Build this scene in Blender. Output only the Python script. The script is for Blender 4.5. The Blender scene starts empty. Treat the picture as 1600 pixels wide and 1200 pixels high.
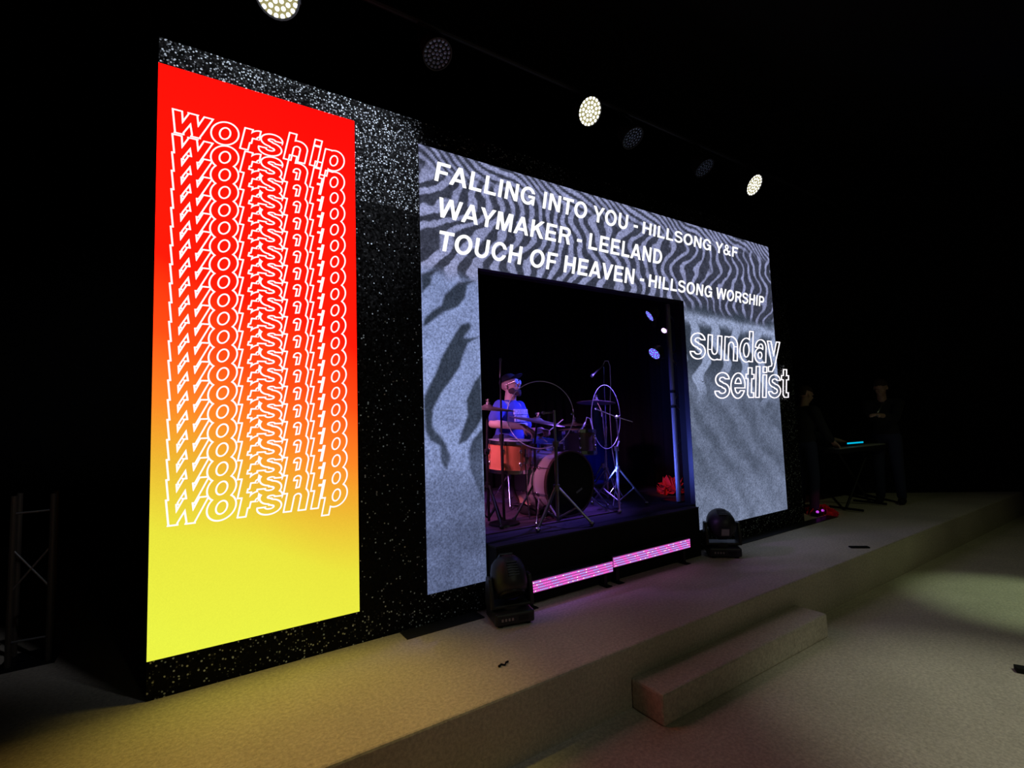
import bpy, bmesh, math, random
import numpy as np
from mathutils import Vector, Matrix
C = bpy.context.scene.collection
S = bpy.context.scene
rnd = random.Random(7)
PI = math.pi

# ------------------------------------------------------------------ camera
FPX = 771.5365
CAM = Vector((0.0, -3.08569, 1.3))
FW = Vector((0.54702522, 0.83388498, 0.0734796))
RT = Vector((0.83703101, -0.54611008, -0.03380644))
UP = Vector((-0.01193726, -0.07999768, 0.99672357))
cd = bpy.data.cameras.new('camera')
cam = bpy.data.objects.new('camera', cd); C.objects.link(cam)
cd.sensor_width = 36; cd.lens = FPX / 1600 * 36; cd.clip_start = .05; cd.clip_end = 100
cam.matrix_world = Matrix(((RT.x, UP.x, -FW.x, CAM.x), (RT.y, UP.y, -FW.y, CAM.y), (RT.z, UP.z, -FW.z, CAM.z), (0, 0, 0, 1)))
S.camera = cam

def at(px, py, y):
    d = FW + RT * ((px - 800) / FPX) - UP * ((py - 600) / FPX)
    return CAM + d * ((y - CAM.y) / d.y)
def atz(px, py, z):
    d = FW + RT * ((px - 800) / FPX) - UP * ((py - 600) / FPX)
    return CAM + d * ((z - CAM.z) / d.z)

# ------------------------------------------------------------------ world, exposure, lamps
w = bpy.data.worlds.new('night'); S.world = w; w.use_nodes = True
w.node_tree.nodes['Background'].inputs[0].default_value = (.7, .8, .7, 1)
w.node_tree.nodes['Background'].inputs[1].default_value = .0007
S.view_settings.view_transform = 'Standard'; S.view_settings.look = 'None'
S.view_settings.exposure = 0; S.view_settings.gamma = 1; S.view_settings.use_curve_mapping = False
try:
    S.cycles.use_denoising = True
    S.cycles.sample_clamp_indirect = 3
    S.cycles.max_bounces = 6
except Exception: pass

def spot(name, loc, target, power, color, angle=40, blend=.5, size=.06):
    l = bpy.data.lights.new(name, 'SPOT'); l.energy = power; l.color = color
    l.spot_size = math.radians(angle); l.spot_blend = blend; l.shadow_soft_size = size
    o = bpy.data.objects.new(name, l); C.objects.link(o); o.location = loc
    o.rotation_euler = (Vector(target) - Vector(loc)).to_track_quat('-Z', 'Y').to_euler()
    return o
FZ = -.33          # hall floor; the stage top is z = 0
RZ = .44           # drum riser top
# hall floods (greenish and cool white) above the audience floor
spot('hall_spot', (6.6, -3.2, 4.2), (5.8, -1.95, FZ), 190, (.72, 1, .55), 22, .8)
spot('hall_spot', (4.2, -4.2, 4.2), (3.6, -2.5, FZ), 235, (.90, 1, .76), 32, .9)
spot('hall_spot', (5.5, -3.6, 4.3), (6.6, -1.2, FZ), 26, (.85, 1, .5), 70, .9)
# wash on the upper left of the glitter wall
spot('wall_spot', (.35, -.9, 3.9), (.45, 0, 3.25), 42, (.85, .9, 1), 84, .6)
spot('wall_spot', (1.2, -1.3, 4.2), (.95, 0, 2.9), 100, (.8, .85, 1), 34, .6)
spot('wall_spot', (1.6, -2.6, 3.9), (1.15, 0, .3), 24, (.85, .95, 1), 44, .8)
spot('carpet_fill', (.9, -.42, 4.3), (.42, -.75, 0), 150, (1, .80, .12), 34, 1, .1)  # unseen warm fill, added to brighten the carpet by the red screen
spot('stage_front_fill', (1.5, -7.5, 4.4), (3.0, -1.2, 0), 52, (.9, 1, .62), 52, 1, .15)  # unseen fill from behind the camera, added to lift the stage front
# drum room
spot('drum_spot_blue', (3.75, .35, 2.35), (2.62, 1.1, 1.35), 230, (.06, .09, 1), 48, .7)
spot('drum_spot_violet', (3.85, .35, 2.0), (2.9, .8, .8), 170, (.22, .12, 1), 70, .8)
spot('drum_spot_pink', (1.15, .35, 1.75), (2.5, 1.0, .90), 85, (1, .30, .62), 62, .8)
spot('drum_spot_mauve', (1.3, .9, 2.2), (2.7, .9, .7), 60, (.55, .25, 1), 70, .8)
spot('truss_spot_blue', (3.2, .32, .70), (4.08, .165, 1.0), 85, (.10, .16, 1), 80, 1)
spot('drum_spot_curtain', (3.9, 1.7, 1.0), (4.75, 2.5, .35), 110, (.01, .02, 1), 75, 1)

# ------------------------------------------------------------------ materials
def new_mat(name):
    m = bpy.data.materials.new(name); m.use_nodes = True
    return m, m.node_tree.nodes, m.node_tree.links
def mat(name, col, rough=.6, metal=0, noise=.12, nscale=30, spec=.5, bump=0, trans=0, coat=0):
    m, n, l = new_mat(name); b = n['Principled BSDF']
    b.inputs['Roughness'].default_value = rough; b.inputs['Metallic'].default_value = metal
    b.inputs['Specular IOR Level'].default_value = spec
    b.inputs['Coat Weight'].default_value = coat
    tc = n.new('ShaderNodeTexCoord'); nz = n.new('ShaderNodeTexNoise'); nz.inputs['Scale'].default_value = nscale
    nz.inputs['Detail'].default_value = 4
    l.new(tc.outputs['Object'], nz.inputs['Vector'])
    mx = n.new('ShaderNodeMix'); mx.data_type = 'RGBA'
    mx.inputs[6].default_value = tuple(c * (1 - noise) for c in col) + (1,)
    mx.inputs[7].default_value = tuple(min(1, c * (1 + noise)) for c in col) + (1,)
    l.new(nz.outputs['Fac'], mx.inputs[0]); l.new(mx.outputs[2], b.inputs['Base Color'])
    if bump:
        bp = n.new('ShaderNodeBump'); bp.inputs['Strength'].default_value = bump; bp.inputs['Distance'].default_value = .01
        l.new(nz.outputs['Fac'], bp.inputs['Height']); l.new(bp.outputs[0], b.inputs['Normal'])
    return m
def emit(name, col, strength=1):
    m, n, l = new_mat(name); n.remove(n['Principled BSDF'])
    e = n.new('ShaderNodeEmission'); e.inputs[0].default_value = (*col, 1); e.inputs[1].default_value = strength
    l.new(e.outputs[0], n['Material Output'].inputs[0]); return m
def emit_vcol(name, strength=1, grain=.25, gscale=130):
    m, n, l = new_mat(name); n.remove(n['Principled BSDF'])
    e = n.new('ShaderNodeEmission'); e.inputs[1].default_value = strength
    a = n.new('ShaderNodeVertexColor'); a.layer_name = 'Col'
    tc = n.new('ShaderNodeTexCoord'); nz = n.new('ShaderNodeTexNoise'); nz.inputs['Scale'].default_value = gscale; nz.inputs['Detail'].default_value = 3
    l.new(tc.outputs['Object'], nz.inputs['Vector'])
    mr = n.new('ShaderNodeMapRange'); mr.inputs[1].default_value = .3; mr.inputs[2].default_value = .7
    mr.inputs[3].default_value = 1 - grain; mr.inputs[4].default_value = 1 + grain
    l.new(nz.outputs['Fac'], mr.inputs[0])
    vm = n.new('ShaderNodeVectorMath'); vm.operation = 'SCALE'
    l.new(a.outputs[0], vm.inputs[0]); l.new(mr.outputs[0], vm.inputs[3]); l.new(vm.outputs[0], e.inputs[0])
    l.new(e.outputs[0], n['Material Output'].inputs[0]); return m
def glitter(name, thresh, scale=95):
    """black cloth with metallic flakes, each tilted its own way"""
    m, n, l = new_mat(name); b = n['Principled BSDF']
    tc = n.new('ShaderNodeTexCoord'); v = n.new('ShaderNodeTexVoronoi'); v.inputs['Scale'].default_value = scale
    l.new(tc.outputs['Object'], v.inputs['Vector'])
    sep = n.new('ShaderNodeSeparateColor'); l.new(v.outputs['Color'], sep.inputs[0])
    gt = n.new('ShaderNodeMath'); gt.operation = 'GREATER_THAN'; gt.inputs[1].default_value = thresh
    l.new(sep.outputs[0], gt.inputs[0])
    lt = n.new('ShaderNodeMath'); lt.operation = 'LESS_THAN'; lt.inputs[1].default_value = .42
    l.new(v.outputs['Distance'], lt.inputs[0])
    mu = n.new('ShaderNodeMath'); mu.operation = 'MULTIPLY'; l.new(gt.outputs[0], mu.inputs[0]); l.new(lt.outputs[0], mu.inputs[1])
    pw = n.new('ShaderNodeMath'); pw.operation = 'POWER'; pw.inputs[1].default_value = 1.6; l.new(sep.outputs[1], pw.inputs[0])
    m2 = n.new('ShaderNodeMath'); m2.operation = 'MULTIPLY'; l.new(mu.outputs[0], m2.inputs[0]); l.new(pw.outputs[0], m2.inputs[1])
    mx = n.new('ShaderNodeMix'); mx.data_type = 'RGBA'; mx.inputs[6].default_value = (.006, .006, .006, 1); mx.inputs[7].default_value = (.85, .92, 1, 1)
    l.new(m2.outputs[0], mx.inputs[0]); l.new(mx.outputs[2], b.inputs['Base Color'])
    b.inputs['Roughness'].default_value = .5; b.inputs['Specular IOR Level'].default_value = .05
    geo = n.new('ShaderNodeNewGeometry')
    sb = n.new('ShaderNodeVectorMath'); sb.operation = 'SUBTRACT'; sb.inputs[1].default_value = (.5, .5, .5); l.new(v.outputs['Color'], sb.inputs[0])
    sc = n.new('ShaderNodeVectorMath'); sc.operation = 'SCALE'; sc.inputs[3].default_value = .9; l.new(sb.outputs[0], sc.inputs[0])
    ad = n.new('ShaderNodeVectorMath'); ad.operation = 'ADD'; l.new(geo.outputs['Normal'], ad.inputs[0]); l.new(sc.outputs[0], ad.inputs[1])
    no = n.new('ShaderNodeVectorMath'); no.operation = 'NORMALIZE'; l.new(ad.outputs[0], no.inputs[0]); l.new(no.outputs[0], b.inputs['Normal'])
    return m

M = dict(
    black=mat('black_matte', (.012, .012, .013), .85, spec=.15),
    curtain=mat('black_curtain', (.022, .022, .03), .95, spec=.05, nscale=60),
    housing=mat('black_housing', (.02, .02, .022), .45, bump=.1),
    chrome=mat('chrome', (.75, .75, .78), .22, 1, noise=.04),
    steel=mat('worn_steel', (.42, .41, .40), .38, 1, noise=.1),
    darksteel=mat('black_steel', (.03, .03, .035), .4, .6),
    alu=mat('brushed_aluminium', (.5, .5, .52), .42, .8, nscale=80),
    brass=mat('cymbal_bronze', (.66, .56, .46), .33, .9, noise=.15, nscale=14),
    cymdark=mat('dark_bronze', (.46, .36, .32), .4, .8, noise=.2, nscale=18),
    skin=mat('skin', (.55, .34, .26), .55, noise=.06),
    hair=mat('beard_hair', (.05, .03, .025), .9, nscale=160, bump=.5),
    capcloth=mat('cap_cloth', (.015, .015, .02), .9),
    shirt=mat('blue_tshirt', (.05, .07, .36), .85, noise=.08, nscale=90),
    print=mat('shirt_print', (.75, .78, .85), .8),
    jeans=mat('denim', (.03, .035, .09), .9, nscale=200),
    glass=mat('glasses_lens', (.5, .5, .6), .05, .3),
    orange=mat('burst_lacquer', (.66, .21, .10), .25, noise=.35, nscale=5, coat=.6),
    shell=mat('pale_wrap', (.42, .38, .40), .35, noise=.1, nscale=6, coat=.3),
    darkshell=mat('dark_lacquer', (.10, .06, .055), .3, noise=.3, nscale=7, coat=.5),
    drumhead=mat('drum_head', (.72, .72, .72), .5, noise=.03),
    blackhead=mat('black_drum_head', (.008, .008, .009), .35, spec=.3),
    dull=mat('dull_alu', (.16, .13, .11), .6, .5),
    wood=mat('hickory', (.62, .45, .26), .5),
    red=mat('red_foliage', (.55, .03, .04), .7, noise=.3, nscale=25),
    rug=mat('patterned_rug', (.07, .035, .06), .95, noise=.4, nscale=12, bump=.3),
    riser=mat('riser_carpet', (.022, .022, .035), .95, nscale=90, bump=.3),
    white=mat('white_plastic', (.7, .7, .7), .5),
    key=mat('key_ivory', (.55, .55, .52), .4),
    mic=mat('mic_mesh', (.25, .25, .28), .4, .7, nscale=200, bump=.4),
    text=emit('letter_light', (1, 1, 1), 1.25),
    line=emit('outline_light', (1, .92, .95), 1.15),
    neon=emit('neon_light', (1, .93, 1), 1.3),
    cyan=emit('tablet_glow', (.0, .55, .85), .9),
    lens=emit('lamp_lens', (1, .9, .4), .35),
    diode=emit('lamp_diode', (1, 1, .93), 1.8),
    glitter_dense=glitter('glitter_dense', .10, 85),  # light on the wall's upper left is put into this flake density
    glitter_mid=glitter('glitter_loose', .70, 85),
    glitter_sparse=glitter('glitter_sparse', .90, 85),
)
def carpet():
    m, n, l = new_mat('beige_carpet'); b = n['Principled BSDF']
    b.inputs['Roughness'].default_value = 1; b.inputs['Specular IOR Level'].default_value = .05
    tc = n.new('ShaderNodeTexCoord')
    a = n.new('ShaderNodeTexNoise'); a.inputs['Scale'].default_value = 55; a.inputs['Detail'].default_value = 6; a.inputs['Roughness'].default_value = .75
    c = n.new('ShaderNodeTexNoise'); c.inputs['Scale'].default_value = 1.3; c.inputs['Detail'].default_value = 3
    l.new(tc.outputs['Object'], a.inputs['Vector']); l.new(tc.outputs['Object'], c.inputs['Vector'])
    r = n.new('ShaderNodeValToRGB'); r.color_ramp.elements[0].position = .3; r.color_ramp.elements[0].color = (.52, .44, .37, 1)
    r.color_ramp.elements[1].position = .7; r.color_ramp.elements[1].color = (.90, .80, .68, 1)
    l.new(a.outputs['Fac'], r.inputs[0])
    r2 = n.new('ShaderNodeValToRGB'); r2.color_ramp.elements[0].position = .35; r2.color_ramp.elements[0].color = (.85, .85, .85, 1)
    r2.color_ramp.elements[1].position = .6
    l.new(c.outputs['Fac'], r2.inputs[0])
    mx = n.new('ShaderNodeMix'); mx.data_type = 'RGBA'; mx.blend_type = 'MULTIPLY'; mx.inputs[0].default_value = 1
    l.new(r.outputs[0], mx.inputs[6]); l.new(r2.outputs[0], mx.inputs[7]); l.new(mx.outputs[2], b.inputs['Base Color'])
    bp = n.new('ShaderNodeBump'); bp.inputs['Strength'].default_value = .6; bp.inputs['Distance'].default_value = .01
    l.new(a.outputs['Fac'], bp.inputs['Height']); l.new(bp.outputs[0], b.inputs['Normal'])
    return m
M['carpet'] = carpet()
def clear_plastic():
    m, n, l = new_mat('clear_acrylic'); n.remove(n['Principled BSDF'])
    t = n.new('ShaderNodeBsdfTransparent'); t.inputs[0].default_value = (.9, .9, .92, 1)
    g = n.new('ShaderNodeBsdfGlossy'); g.inputs['Roughness'].default_value = .12; g.inputs[0].default_value = (.8, .8, .9, 1)
    x = n.new('ShaderNodeMixShader'); x.inputs[0].default_value = .07
    l.new(t.outputs[0], x.inputs[1]); l.new(g.outputs[0], x.inputs[2]); l.new(x.outputs[0], n['Material Output'].inputs[0]); return m
M['clear'] = clear_plastic()
M['rim'] = mat('frosted_rim', (.75, .75, .85), .35, .2, noise=.02)

# ------------------------------------------------------------------ helpers
def thing(name, label, cat, loc=(0, 0, 0), rz=0, group=None):
    o = bpy.data.objects.new(name, None); C.objects.link(o); o.empty_display_size = .1
    o.location = loc; o.rotation_euler = (0, 0, rz); tag(o, label, cat, group); return o
def tag(o, label=None, cat=None, group=None, kind=None):
    if label: o['label'] = label
    if cat: o['category'] = cat
    if group: o['group'] = group
    if kind: o['kind'] = kind
    return o
def obj(name, bm, m, parent=None, smooth=False, world=False, bevel=0):
    me = bpy.data.meshes.new(name)
    if isinstance(bm, bmesh.types.BMesh):
        bmesh.ops.recalc_face_normals(bm, faces=bm.faces)
        if bevel: bmesh.ops.bevel(bm, geom=[e for e in bm.edges if len(e.link_faces) == 2 and e.calc_face_angle(0) > .6], offset=bevel, segments=2, affect='EDGES', profile=.5)
        bm.to_mesh(me); bm.free()
    else:
        v, f = bm; me.from_pydata(v, [], f); me.update()
    for x in (m if isinstance(m, (list, tuple)) else [m]): me.materials.append(x)
    if smooth:
        for p in me.polygons: p.use_smooth = True
    o = bpy.data.objects.new(name, me); C.objects.link(o)
    if parent:
        o.parent = parent
        if world:   # vertices were given in world space
            bpy_mat = Matrix.LocRotScale(parent.location, parent.rotation_euler, None)
            me.transform(bpy_mat.inverted())
    return o
def NB(): return bmesh.new()
def box(bm, x0, y0, z0, x1, y1, z1, mi=0):
    r = bmesh.ops.create_cube(bm, size=1)
    for v in r['verts']:
        v.co = Vector(((x0 + x1) / 2 + v.co.x * (x1 - x0), (y0 + y1) / 2 + v.co.y * (y1 - y0), (z0 + z1) / 2 + v.co.z * (z1 - z0)))
    for f in {f for v in r['verts'] for f in v.link_faces}: f.material_index = mi
    return r['verts']
def orient(d):
    return Vector(d).normalized().to_track_quat('Z', 'Y').to_matrix().to_4x4()
def cyl(bm, p0, p1, r0, r1=None, seg=12, caps=True, mi=0):
    p0 = Vector(p0); p1 = Vector(p1); r1 = r0 if r1 is None else r1
    d = p1 - p0
    r = bmesh.ops.create_cone(bm, cap_ends=caps, segments=seg, radius1=r0, radius2=r1, depth=d.length,
        matrix=Matrix.Translation((p0 + p1) / 2) @ orient(d))
    for f in {f for v in r['verts'] for f in v.link_faces}: f.material_index = mi
    return r['verts']
def ball(bm, c, r, rot=None, seg=14, mi=0):
    r = (r, r, r) if not hasattr(r, '__len__') else r
    mt = Matrix.Translation(Vector(c)) @ (rot.to_4x4() if rot is not None else Matrix.Identity(4)) @ Matrix.Diagonal((*r, 1))
    q = bmesh.ops.create_uvsphere(bm, u_segments=seg, v_segments=max(6, seg * 2 // 3), radius=1, matrix=mt)
    for f in {f for v in q['verts'] for f in v.link_faces}: f.material_index = mi
    return q['verts']
def tube(bm, pts, r, seg=8, mi=0):
    """round tube through points, radius r or one per point"""
    pts = [Vector(p) for p in pts]; n = len(pts); rr = r if hasattr(r, '__len__') else [r] * n
    rings = []; prev = None
    for i, p in enumerate(pts):
        t = (pts[min(i + 1, n - 1)] - pts[max(i - 1, 0)]).normalized()
        if prev is None: a = t.orthogonal().normalized()
        else: a = (prev - t * prev.dot(t)).normalized()
        prev = a; b = t.cross(a)
        rings.append([bm.verts.new(p + (a * math.cos(2 * PI * k / seg) + b * math.sin(2 * PI * k / seg)) * rr[i]) for k in range(seg)])
    for i in range(n - 1):
        for k in range(seg):
            f = bm.faces.new((rings[i][k], rings[i][(k + 1) % seg], rings[i + 1][(k + 1) % seg], rings[i + 1][k])); f.material_index = mi
    bm.faces.new(rings[0][::-1]).material_index = mi; bm.faces.new(rings[-1]).material_index = mi
def ring(bm, c, axis, R, r, seg=40, s2=8, mi=0):
    c = Vector(c); mt = Matrix.Translation(c) @ orient(axis); vs = []
    for i in range(seg):
        a = 2 * PI * i / seg
        vs.append([bm.verts.new(mt @ Vector(((R + r * math.cos(2 * PI * k / s2)) * math.cos(a), (R + r * math.cos(2 * PI * k / s2)) * math.sin(a), r * math.sin(2 * PI * k / s2)))) for k in range(s2)])
    for i in range(seg):
        for k in range(s2):
            f = bm.faces.new((vs[i][k], vs[(i + 1) % seg][k], vs[(i + 1) % seg][(k + 1) % s2], vs[i][(k + 1) % s2])); f.material_index = mi
def lathe(bm, prof, mt=None, seg=32, mi=0):
    """prof: (r, z) list, spun about z then moved by mt"""
    mt = mt or Matrix.Identity(4); vs = []
    for r, z in prof:
        if r < 1e-6: vs.append([bm.verts.new(mt @ Vector((0, 0, z)))])
        else: vs.append([bm.verts.new(mt @ Vector((r * math.cos(2 * PI * k / seg), r * math.sin(2 * PI * k / seg), z))) for k in range(seg)])
    for a, b in zip(vs, vs[1:]):
        for k in range(seg):
            q = [a[k % len(a)], a[(k + 1) % len(a)], b[(k + 1) % len(b)], b[k % len(b)]]
            u = [];  [u.append(v) for v in q if v not in u]
            if len(u) > 2: bm.faces.new(u).material_index = mi
def frame(c, axis): return Matrix.Translation(Vector(c)) @ orient(axis)
def remesh(name, bm, m, parent, voxel=.007, smooth=3, world=False):
    """melt overlapping shapes into one continuous skin"""
    o = obj(name, bm, m, parent, world=world)
    r = o.modifiers.new('r', 'REMESH'); r.mode = 'VOXEL'; r.voxel_size = voxel; r.use_smooth_shade = True
    s = o.modifiers.new('s', 'SMOOTH'); s.iterations = smooth; s.factor = .5
    dg = bpy.context.evaluated_depsgraph_get()
    me = bpy.data.meshes.new_from_object(o.evaluated_get(dg)); me.name = name
    old = o.data; o.modifiers.clear(); o.data = me; bpy.data.meshes.remove(old)
    for p in me.polygons: p.use_smooth = True
    if not me.materials: me.materials.append(m)
    return o

# ------------------------------------------------------------------ lettering: bold grotesque glyphs as distance fields
def sdP(X, Y, pts):
    d = None
    n = len(pts); ar = sum(pts[i][0] * pts[(i + 1) % n][1] - pts[(i + 1) % n][0] * pts[i][1] for i in range(n))
    sg = 1 if ar > 0 else -1
    for i in range(n):
        (x0, y0), (x1, y1) = pts[i], pts[(i + 1) % n]; ex, ey = x1 - x0, y1 - y0; L = math.hypot(ex, ey)
        v = ((X - x0) * ey - (Y - y0) * ex) / L * sg
        d = v if d is None else np.maximum(d, v)
    return d
def sdB(X, Y, x0, y0, x1, y1): return np.maximum(np.maximum(x0 - X, X - x1), np.maximum(y0 - Y, Y - y1))
def sdE(X, Y, cx, cy, rx, ry):
    px, py = (X - cx), (Y - cy); k0 = np.hypot(px / rx, py / ry); k1 = np.hypot(px / rx**2, py / ry**2) + 1e-9
    return k0 * (k0 - 1) / k1
def sdR(X, Y, cx, cy, rx, ry, tx, ty, *clips):
    d = np.maximum(sdE(X, Y, cx, cy, rx, ry), -sdE(X, Y, cx, cy, rx - tx, ry - ty))
    for (a, b, c) in clips: d = np.maximum(d, a * X + b * Y - c)       # keep a x + b y <= c
    return d
def mn(*a):
    d = a[0]
    for x in a[1:]: d = np.minimum(d, x)
    return d
def mirror(pts, w_): return [(w_ - x, y) for x, y in pts]
def esses(X, Y, w_, H, tx, ty, o=0):
    cx = w_ / 2; u = .285 * H + .02 * H
    ur = (cx - 45, H * .285); lr = (cx - 28, H * .305)
    yu = H + 12 - ur[1]; yl = -12 + lr[1]
    a = sdR(X, Y, cx - 4, yu, ur[0], ur[1], tx, ty); a = np.maximum(a, -sdB(X, Y, cx - 4, yu - 2 * ur[1], w_, yu - .02 * H + H * .06))
    b = sdR(X, Y, cx + 4, yl, lr[0], lr[1], tx, ty); b = np.maximum(b, -sdB(X, Y, -50, yl - H * .03, cx + 4, yl + 2 * lr[1]))
    t0 = yu - ur[1]; t1 = yl + lr[1]
    sp = sdP(X, Y, [(cx - 60, t0 + ty + 14), (cx - 60, t0 + 12), (cx + 60, t1 - ty - 14), (cx + 60, t1 - 10)])
    return mn(a, b, sp)
GL = {
 'A': (722, lambda X, Y: mn(sdP(X, Y, [(15, 0), (170, 0), (440, 720), (280, 720)]), sdP(X, Y, mirror([(15, 0), (170, 0), (440, 720), (280, 720)], 722)), sdB(X, Y, 190, 150, 530, 268))),
 'C': (722, lambda X, Y: np.maximum(sdR(X, Y, 370, 360, 330, 375, 152, 125), -sdB(X, Y, 400, 248, 900, 470))),
 'D': (722, lambda X, Y: mn(sdB(X, Y, 75, 0, 223, 720), sdR(X, Y, 340, 360, 340, 360, 150, 123, (-1, 0, -338)), sdB(X, Y, 75, 0, 342, 123), sdB(X, Y, 75, 597, 342, 720))),
 'E': (667, lambda X, Y: mn(sdB(X, Y, 75, 0, 223, 720), sdB(X, Y, 75, 0, 620, 125), sdB(X, Y, 75, 595, 610, 720), sdB(X, Y, 75, 302, 575, 422))),
 'F': (611, lambda X, Y: mn(sdB(X, Y, 75, 0, 223, 720), sdB(X, Y, 75, 595, 590, 720), sdB(X, Y, 75, 295, 525, 415))),
 'G': (778, lambda X, Y: mn(np.maximum(sdR(X, Y, 380, 360, 340, 375, 152, 125), -sdB(X, Y, 400, 240, 900, 480)), sdB(X, Y, 400, 275, 712, 390), sdB(X, Y, 600, 5, 712, 390))),
 'H': (722, lambda X, Y: mn(sdB(X, Y, 70, 0, 220, 720), sdB(X, Y, 502, 0, 652, 720), sdB(X, Y, 70, 305, 652, 430))),
 'I': (278, lambda X, Y: sdB(X, Y, 64, 0, 214, 720)),
 'K': (722, lambda X, Y: mn(sdB(X, Y, 75, 0, 223, 720), sdP(X, Y, [(200, 220), (200, 420), (510, 720), (695, 720)]), sdP(X, Y, [(275, 370), (400, 480), (720, 0), (540, 0)]))),
 'L': (611, lambda X, Y: mn(sdB(X, Y, 75, 0, 223, 720), sdB(X, Y, 75, 0, 580, 125))),
 'M': (833, lambda X, Y: mn(sdB(X, Y, 70, 0, 208, 720), sdB(X, Y, 625, 0, 763, 720), sdP(X, Y, [(100, 720), (285, 720), (480, 0), (348, 0)]), sdP(X, Y, mirror([(100, 720), (285, 720), (480, 0), (348, 0)], 833)))),
 'N': (722, lambda X, Y: mn(sdB(X, Y, 70, 0, 214, 720), sdB(X, Y, 508, 0, 652, 720), sdP(X, Y, [(70, 720), (225, 720), (652, 0), (497, 0)]))),
 'O': (778, lambda X, Y: sdR(X, Y, 389, 360, 348, 377, 155, 128)),
 'P': (667, lambda X, Y: mn(sdB(X, Y, 75, 0, 223, 720), sdR(X, Y, 395, 490, 238, 230, 146, 120, (-1, 0, -393)), sdB(X, Y, 75, 600, 397, 720), sdB(X, Y, 75, 260, 397, 380))),
 'R': (722, lambda X, Y: mn(sdB(X, Y, 75, 0, 223, 720), sdR(X, Y, 430, 508, 238, 212, 146, 118, (-1, 0, -428)), sdB(X, Y, 75, 602, 432, 720), sdB(X, Y, 75, 296, 432, 414), sdP(X, Y, [(400, 340), (560, 350), (695, 0), (530, 0)]))),
 'S': (667, lambda X, Y: esses(X, Y, 667, 720, 148, 118)),
 'T': (611, lambda X, Y: mn(sdB(X, Y, 20, 595, 592, 720), sdB(X, Y, 231, 0, 381, 720))),
 'U': (722, lambda X, Y: mn(sdB(X, Y, 70, 258, 220, 720), sdB(X, Y, 502, 258, 652, 720), sdR(X, Y, 361, 262, 291, 277, 150, 130, (0, 1, 260)))),
 'V': (667, lambda X, Y: mn(sdP(X, Y, [(5, 720), (165, 720), (415, 0), (255, 0)]), sdP(X, Y, mirror([(5, 720), (165, 720), (415, 0), (255, 0)], 667)))),
 'W': (944, lambda X, Y: mn(*[sdP(X, Y, q) for p in ([(5, 720), (155, 720), (310, 0), (170, 0)], [(170, 0), (315, 0), (545, 720), (400, 720)]) for q in (p, mirror(p, 944))])),
 'Y': (667, lambda X, Y: mn(sdP(X, Y, [(0, 720), (168, 720), (410, 270), (258, 290)]), sdP(X, Y, mirror([(0, 720), (168, 720), (410, 270), (258, 290)], 667)), sdB(X, Y, 259, 0, 408, 330))),
 '&': (722, lambda X, Y: mn(sdR(X, Y, 310, 560, 165, 170, 112, 98), np.maximum(sdR(X, Y, 285, 200, 250, 215, 140, 112), -sdB(X, Y, 330, 240, 800, 500)), sdP(X, Y, [(185, 500), (330, 500), (720, 0), (545, 0)]), sdP(X, Y, [(430, 150), (510, 80), (660, 350), (530, 350)]))),
 '-': (333, lambda X, Y: sdB(X, Y, 30, 215, 303, 340)),
 ' ': (278, None),
 'w': (778, lambda X, Y: mn(*[sdP(X, Y, q) for p in ([(5, 530), (150, 530), (290, 0), (160, 0)], [(160, 0), (275, 0), (460, 530), (322, 530)]) for q in (p, mirror(p, 778))])),
 'o': (611, lambda X, Y: sdR(X, Y, 305, 265, 272, 282, 142, 112)),
 'r': (389, lambda X, Y: mn(sdB(X, Y, 65, 0, 205, 530), sdR(X, Y, 390, 340, 200, 200, 148, 132, (1, 0, 385), (0, -1, -338)), sdB(X, Y, 170, 200, 242, 345))),
 's': (556, lambda X, Y: esses(X, Y, 556, 530, 132, 98)),
 'h': (611, lambda X, Y: mn(sdB(X, Y, 65, 0, 205, 720), sdR(X, Y, 305, 320, 242, 222, 140, 120, (0, -1, -318)), sdB(X, Y, 407, 0, 547, 322))),
 'i': (278, lambda X, Y: mn(sdB(X, Y, 69, 0, 209, 530), sdB(X, Y, 69, 592, 209, 720))),
 'p': (611, lambda X, Y: mn(sdB(X, Y, 65, -205, 205, 530), sdR(X, Y, 322, 265, 255, 280, 140, 112))),
 'u': (611, lambda X, Y: mn(sdB(X, Y, 407, 0, 547, 530), sdB(X, Y, 65, 208, 205, 530), sdR(X, Y, 305, 210, 240, 222, 140, 120, (0, 1, 212)))),
 'n': (611, lambda X, Y: mn(sdB(X, Y, 65, 0, 205, 530), sdR(X, Y, 305, 320, 242, 222, 140, 120, (0, -1, -318)), sdB(X, Y, 407, 0, 547, 322))),
 'd': (611, lambda X, Y: mn(sdB(X, Y, 407, 0, 547, 720), sdR(X, Y, 290, 265, 255, 280, 140, 112))),
 'a': (556, lambda X, Y: mn(sdB(X, Y, 365, 0, 500, 370), sdR(X, Y, 275, 358, 225, 187, 135, 100, (0, -1, -355)), sdR(X, Y, 248, 165, 215, 178, 132, 96))),
 'y': (556, lambda X, Y: mn(sdP(X, Y, [(5, 530), (158, 530), (360, 0), (215, -10)]), sdP(X, Y, [(400, 530), (550, 530), (325, -120), (190, -120)]), sdP(X, Y, [(70, -212), (70, -100), (300, -60), (300, -140), (240, -212)]))),
 'e': (556, lambda X, Y: mn(np.maximum(sdR(X, Y, 280, 265, 255, 282, 138, 106), -sdB(X, Y, 300, 150, 700, 222)), sdB(X, Y, 120, 215, 532, 310))),
 't': (333, lambda X, Y: mn(sdB(X, Y, 92, 60, 230, 680), sdB(X, Y, 12, 432, 320, 530), sdP(X, Y, [(92, 70), (150, 0), (320, 0), (320, 105), (92, 110)]))),
 'l': (278, lambda X, Y: sdB(X, Y, 69, 0, 209, 720)),
}
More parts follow.
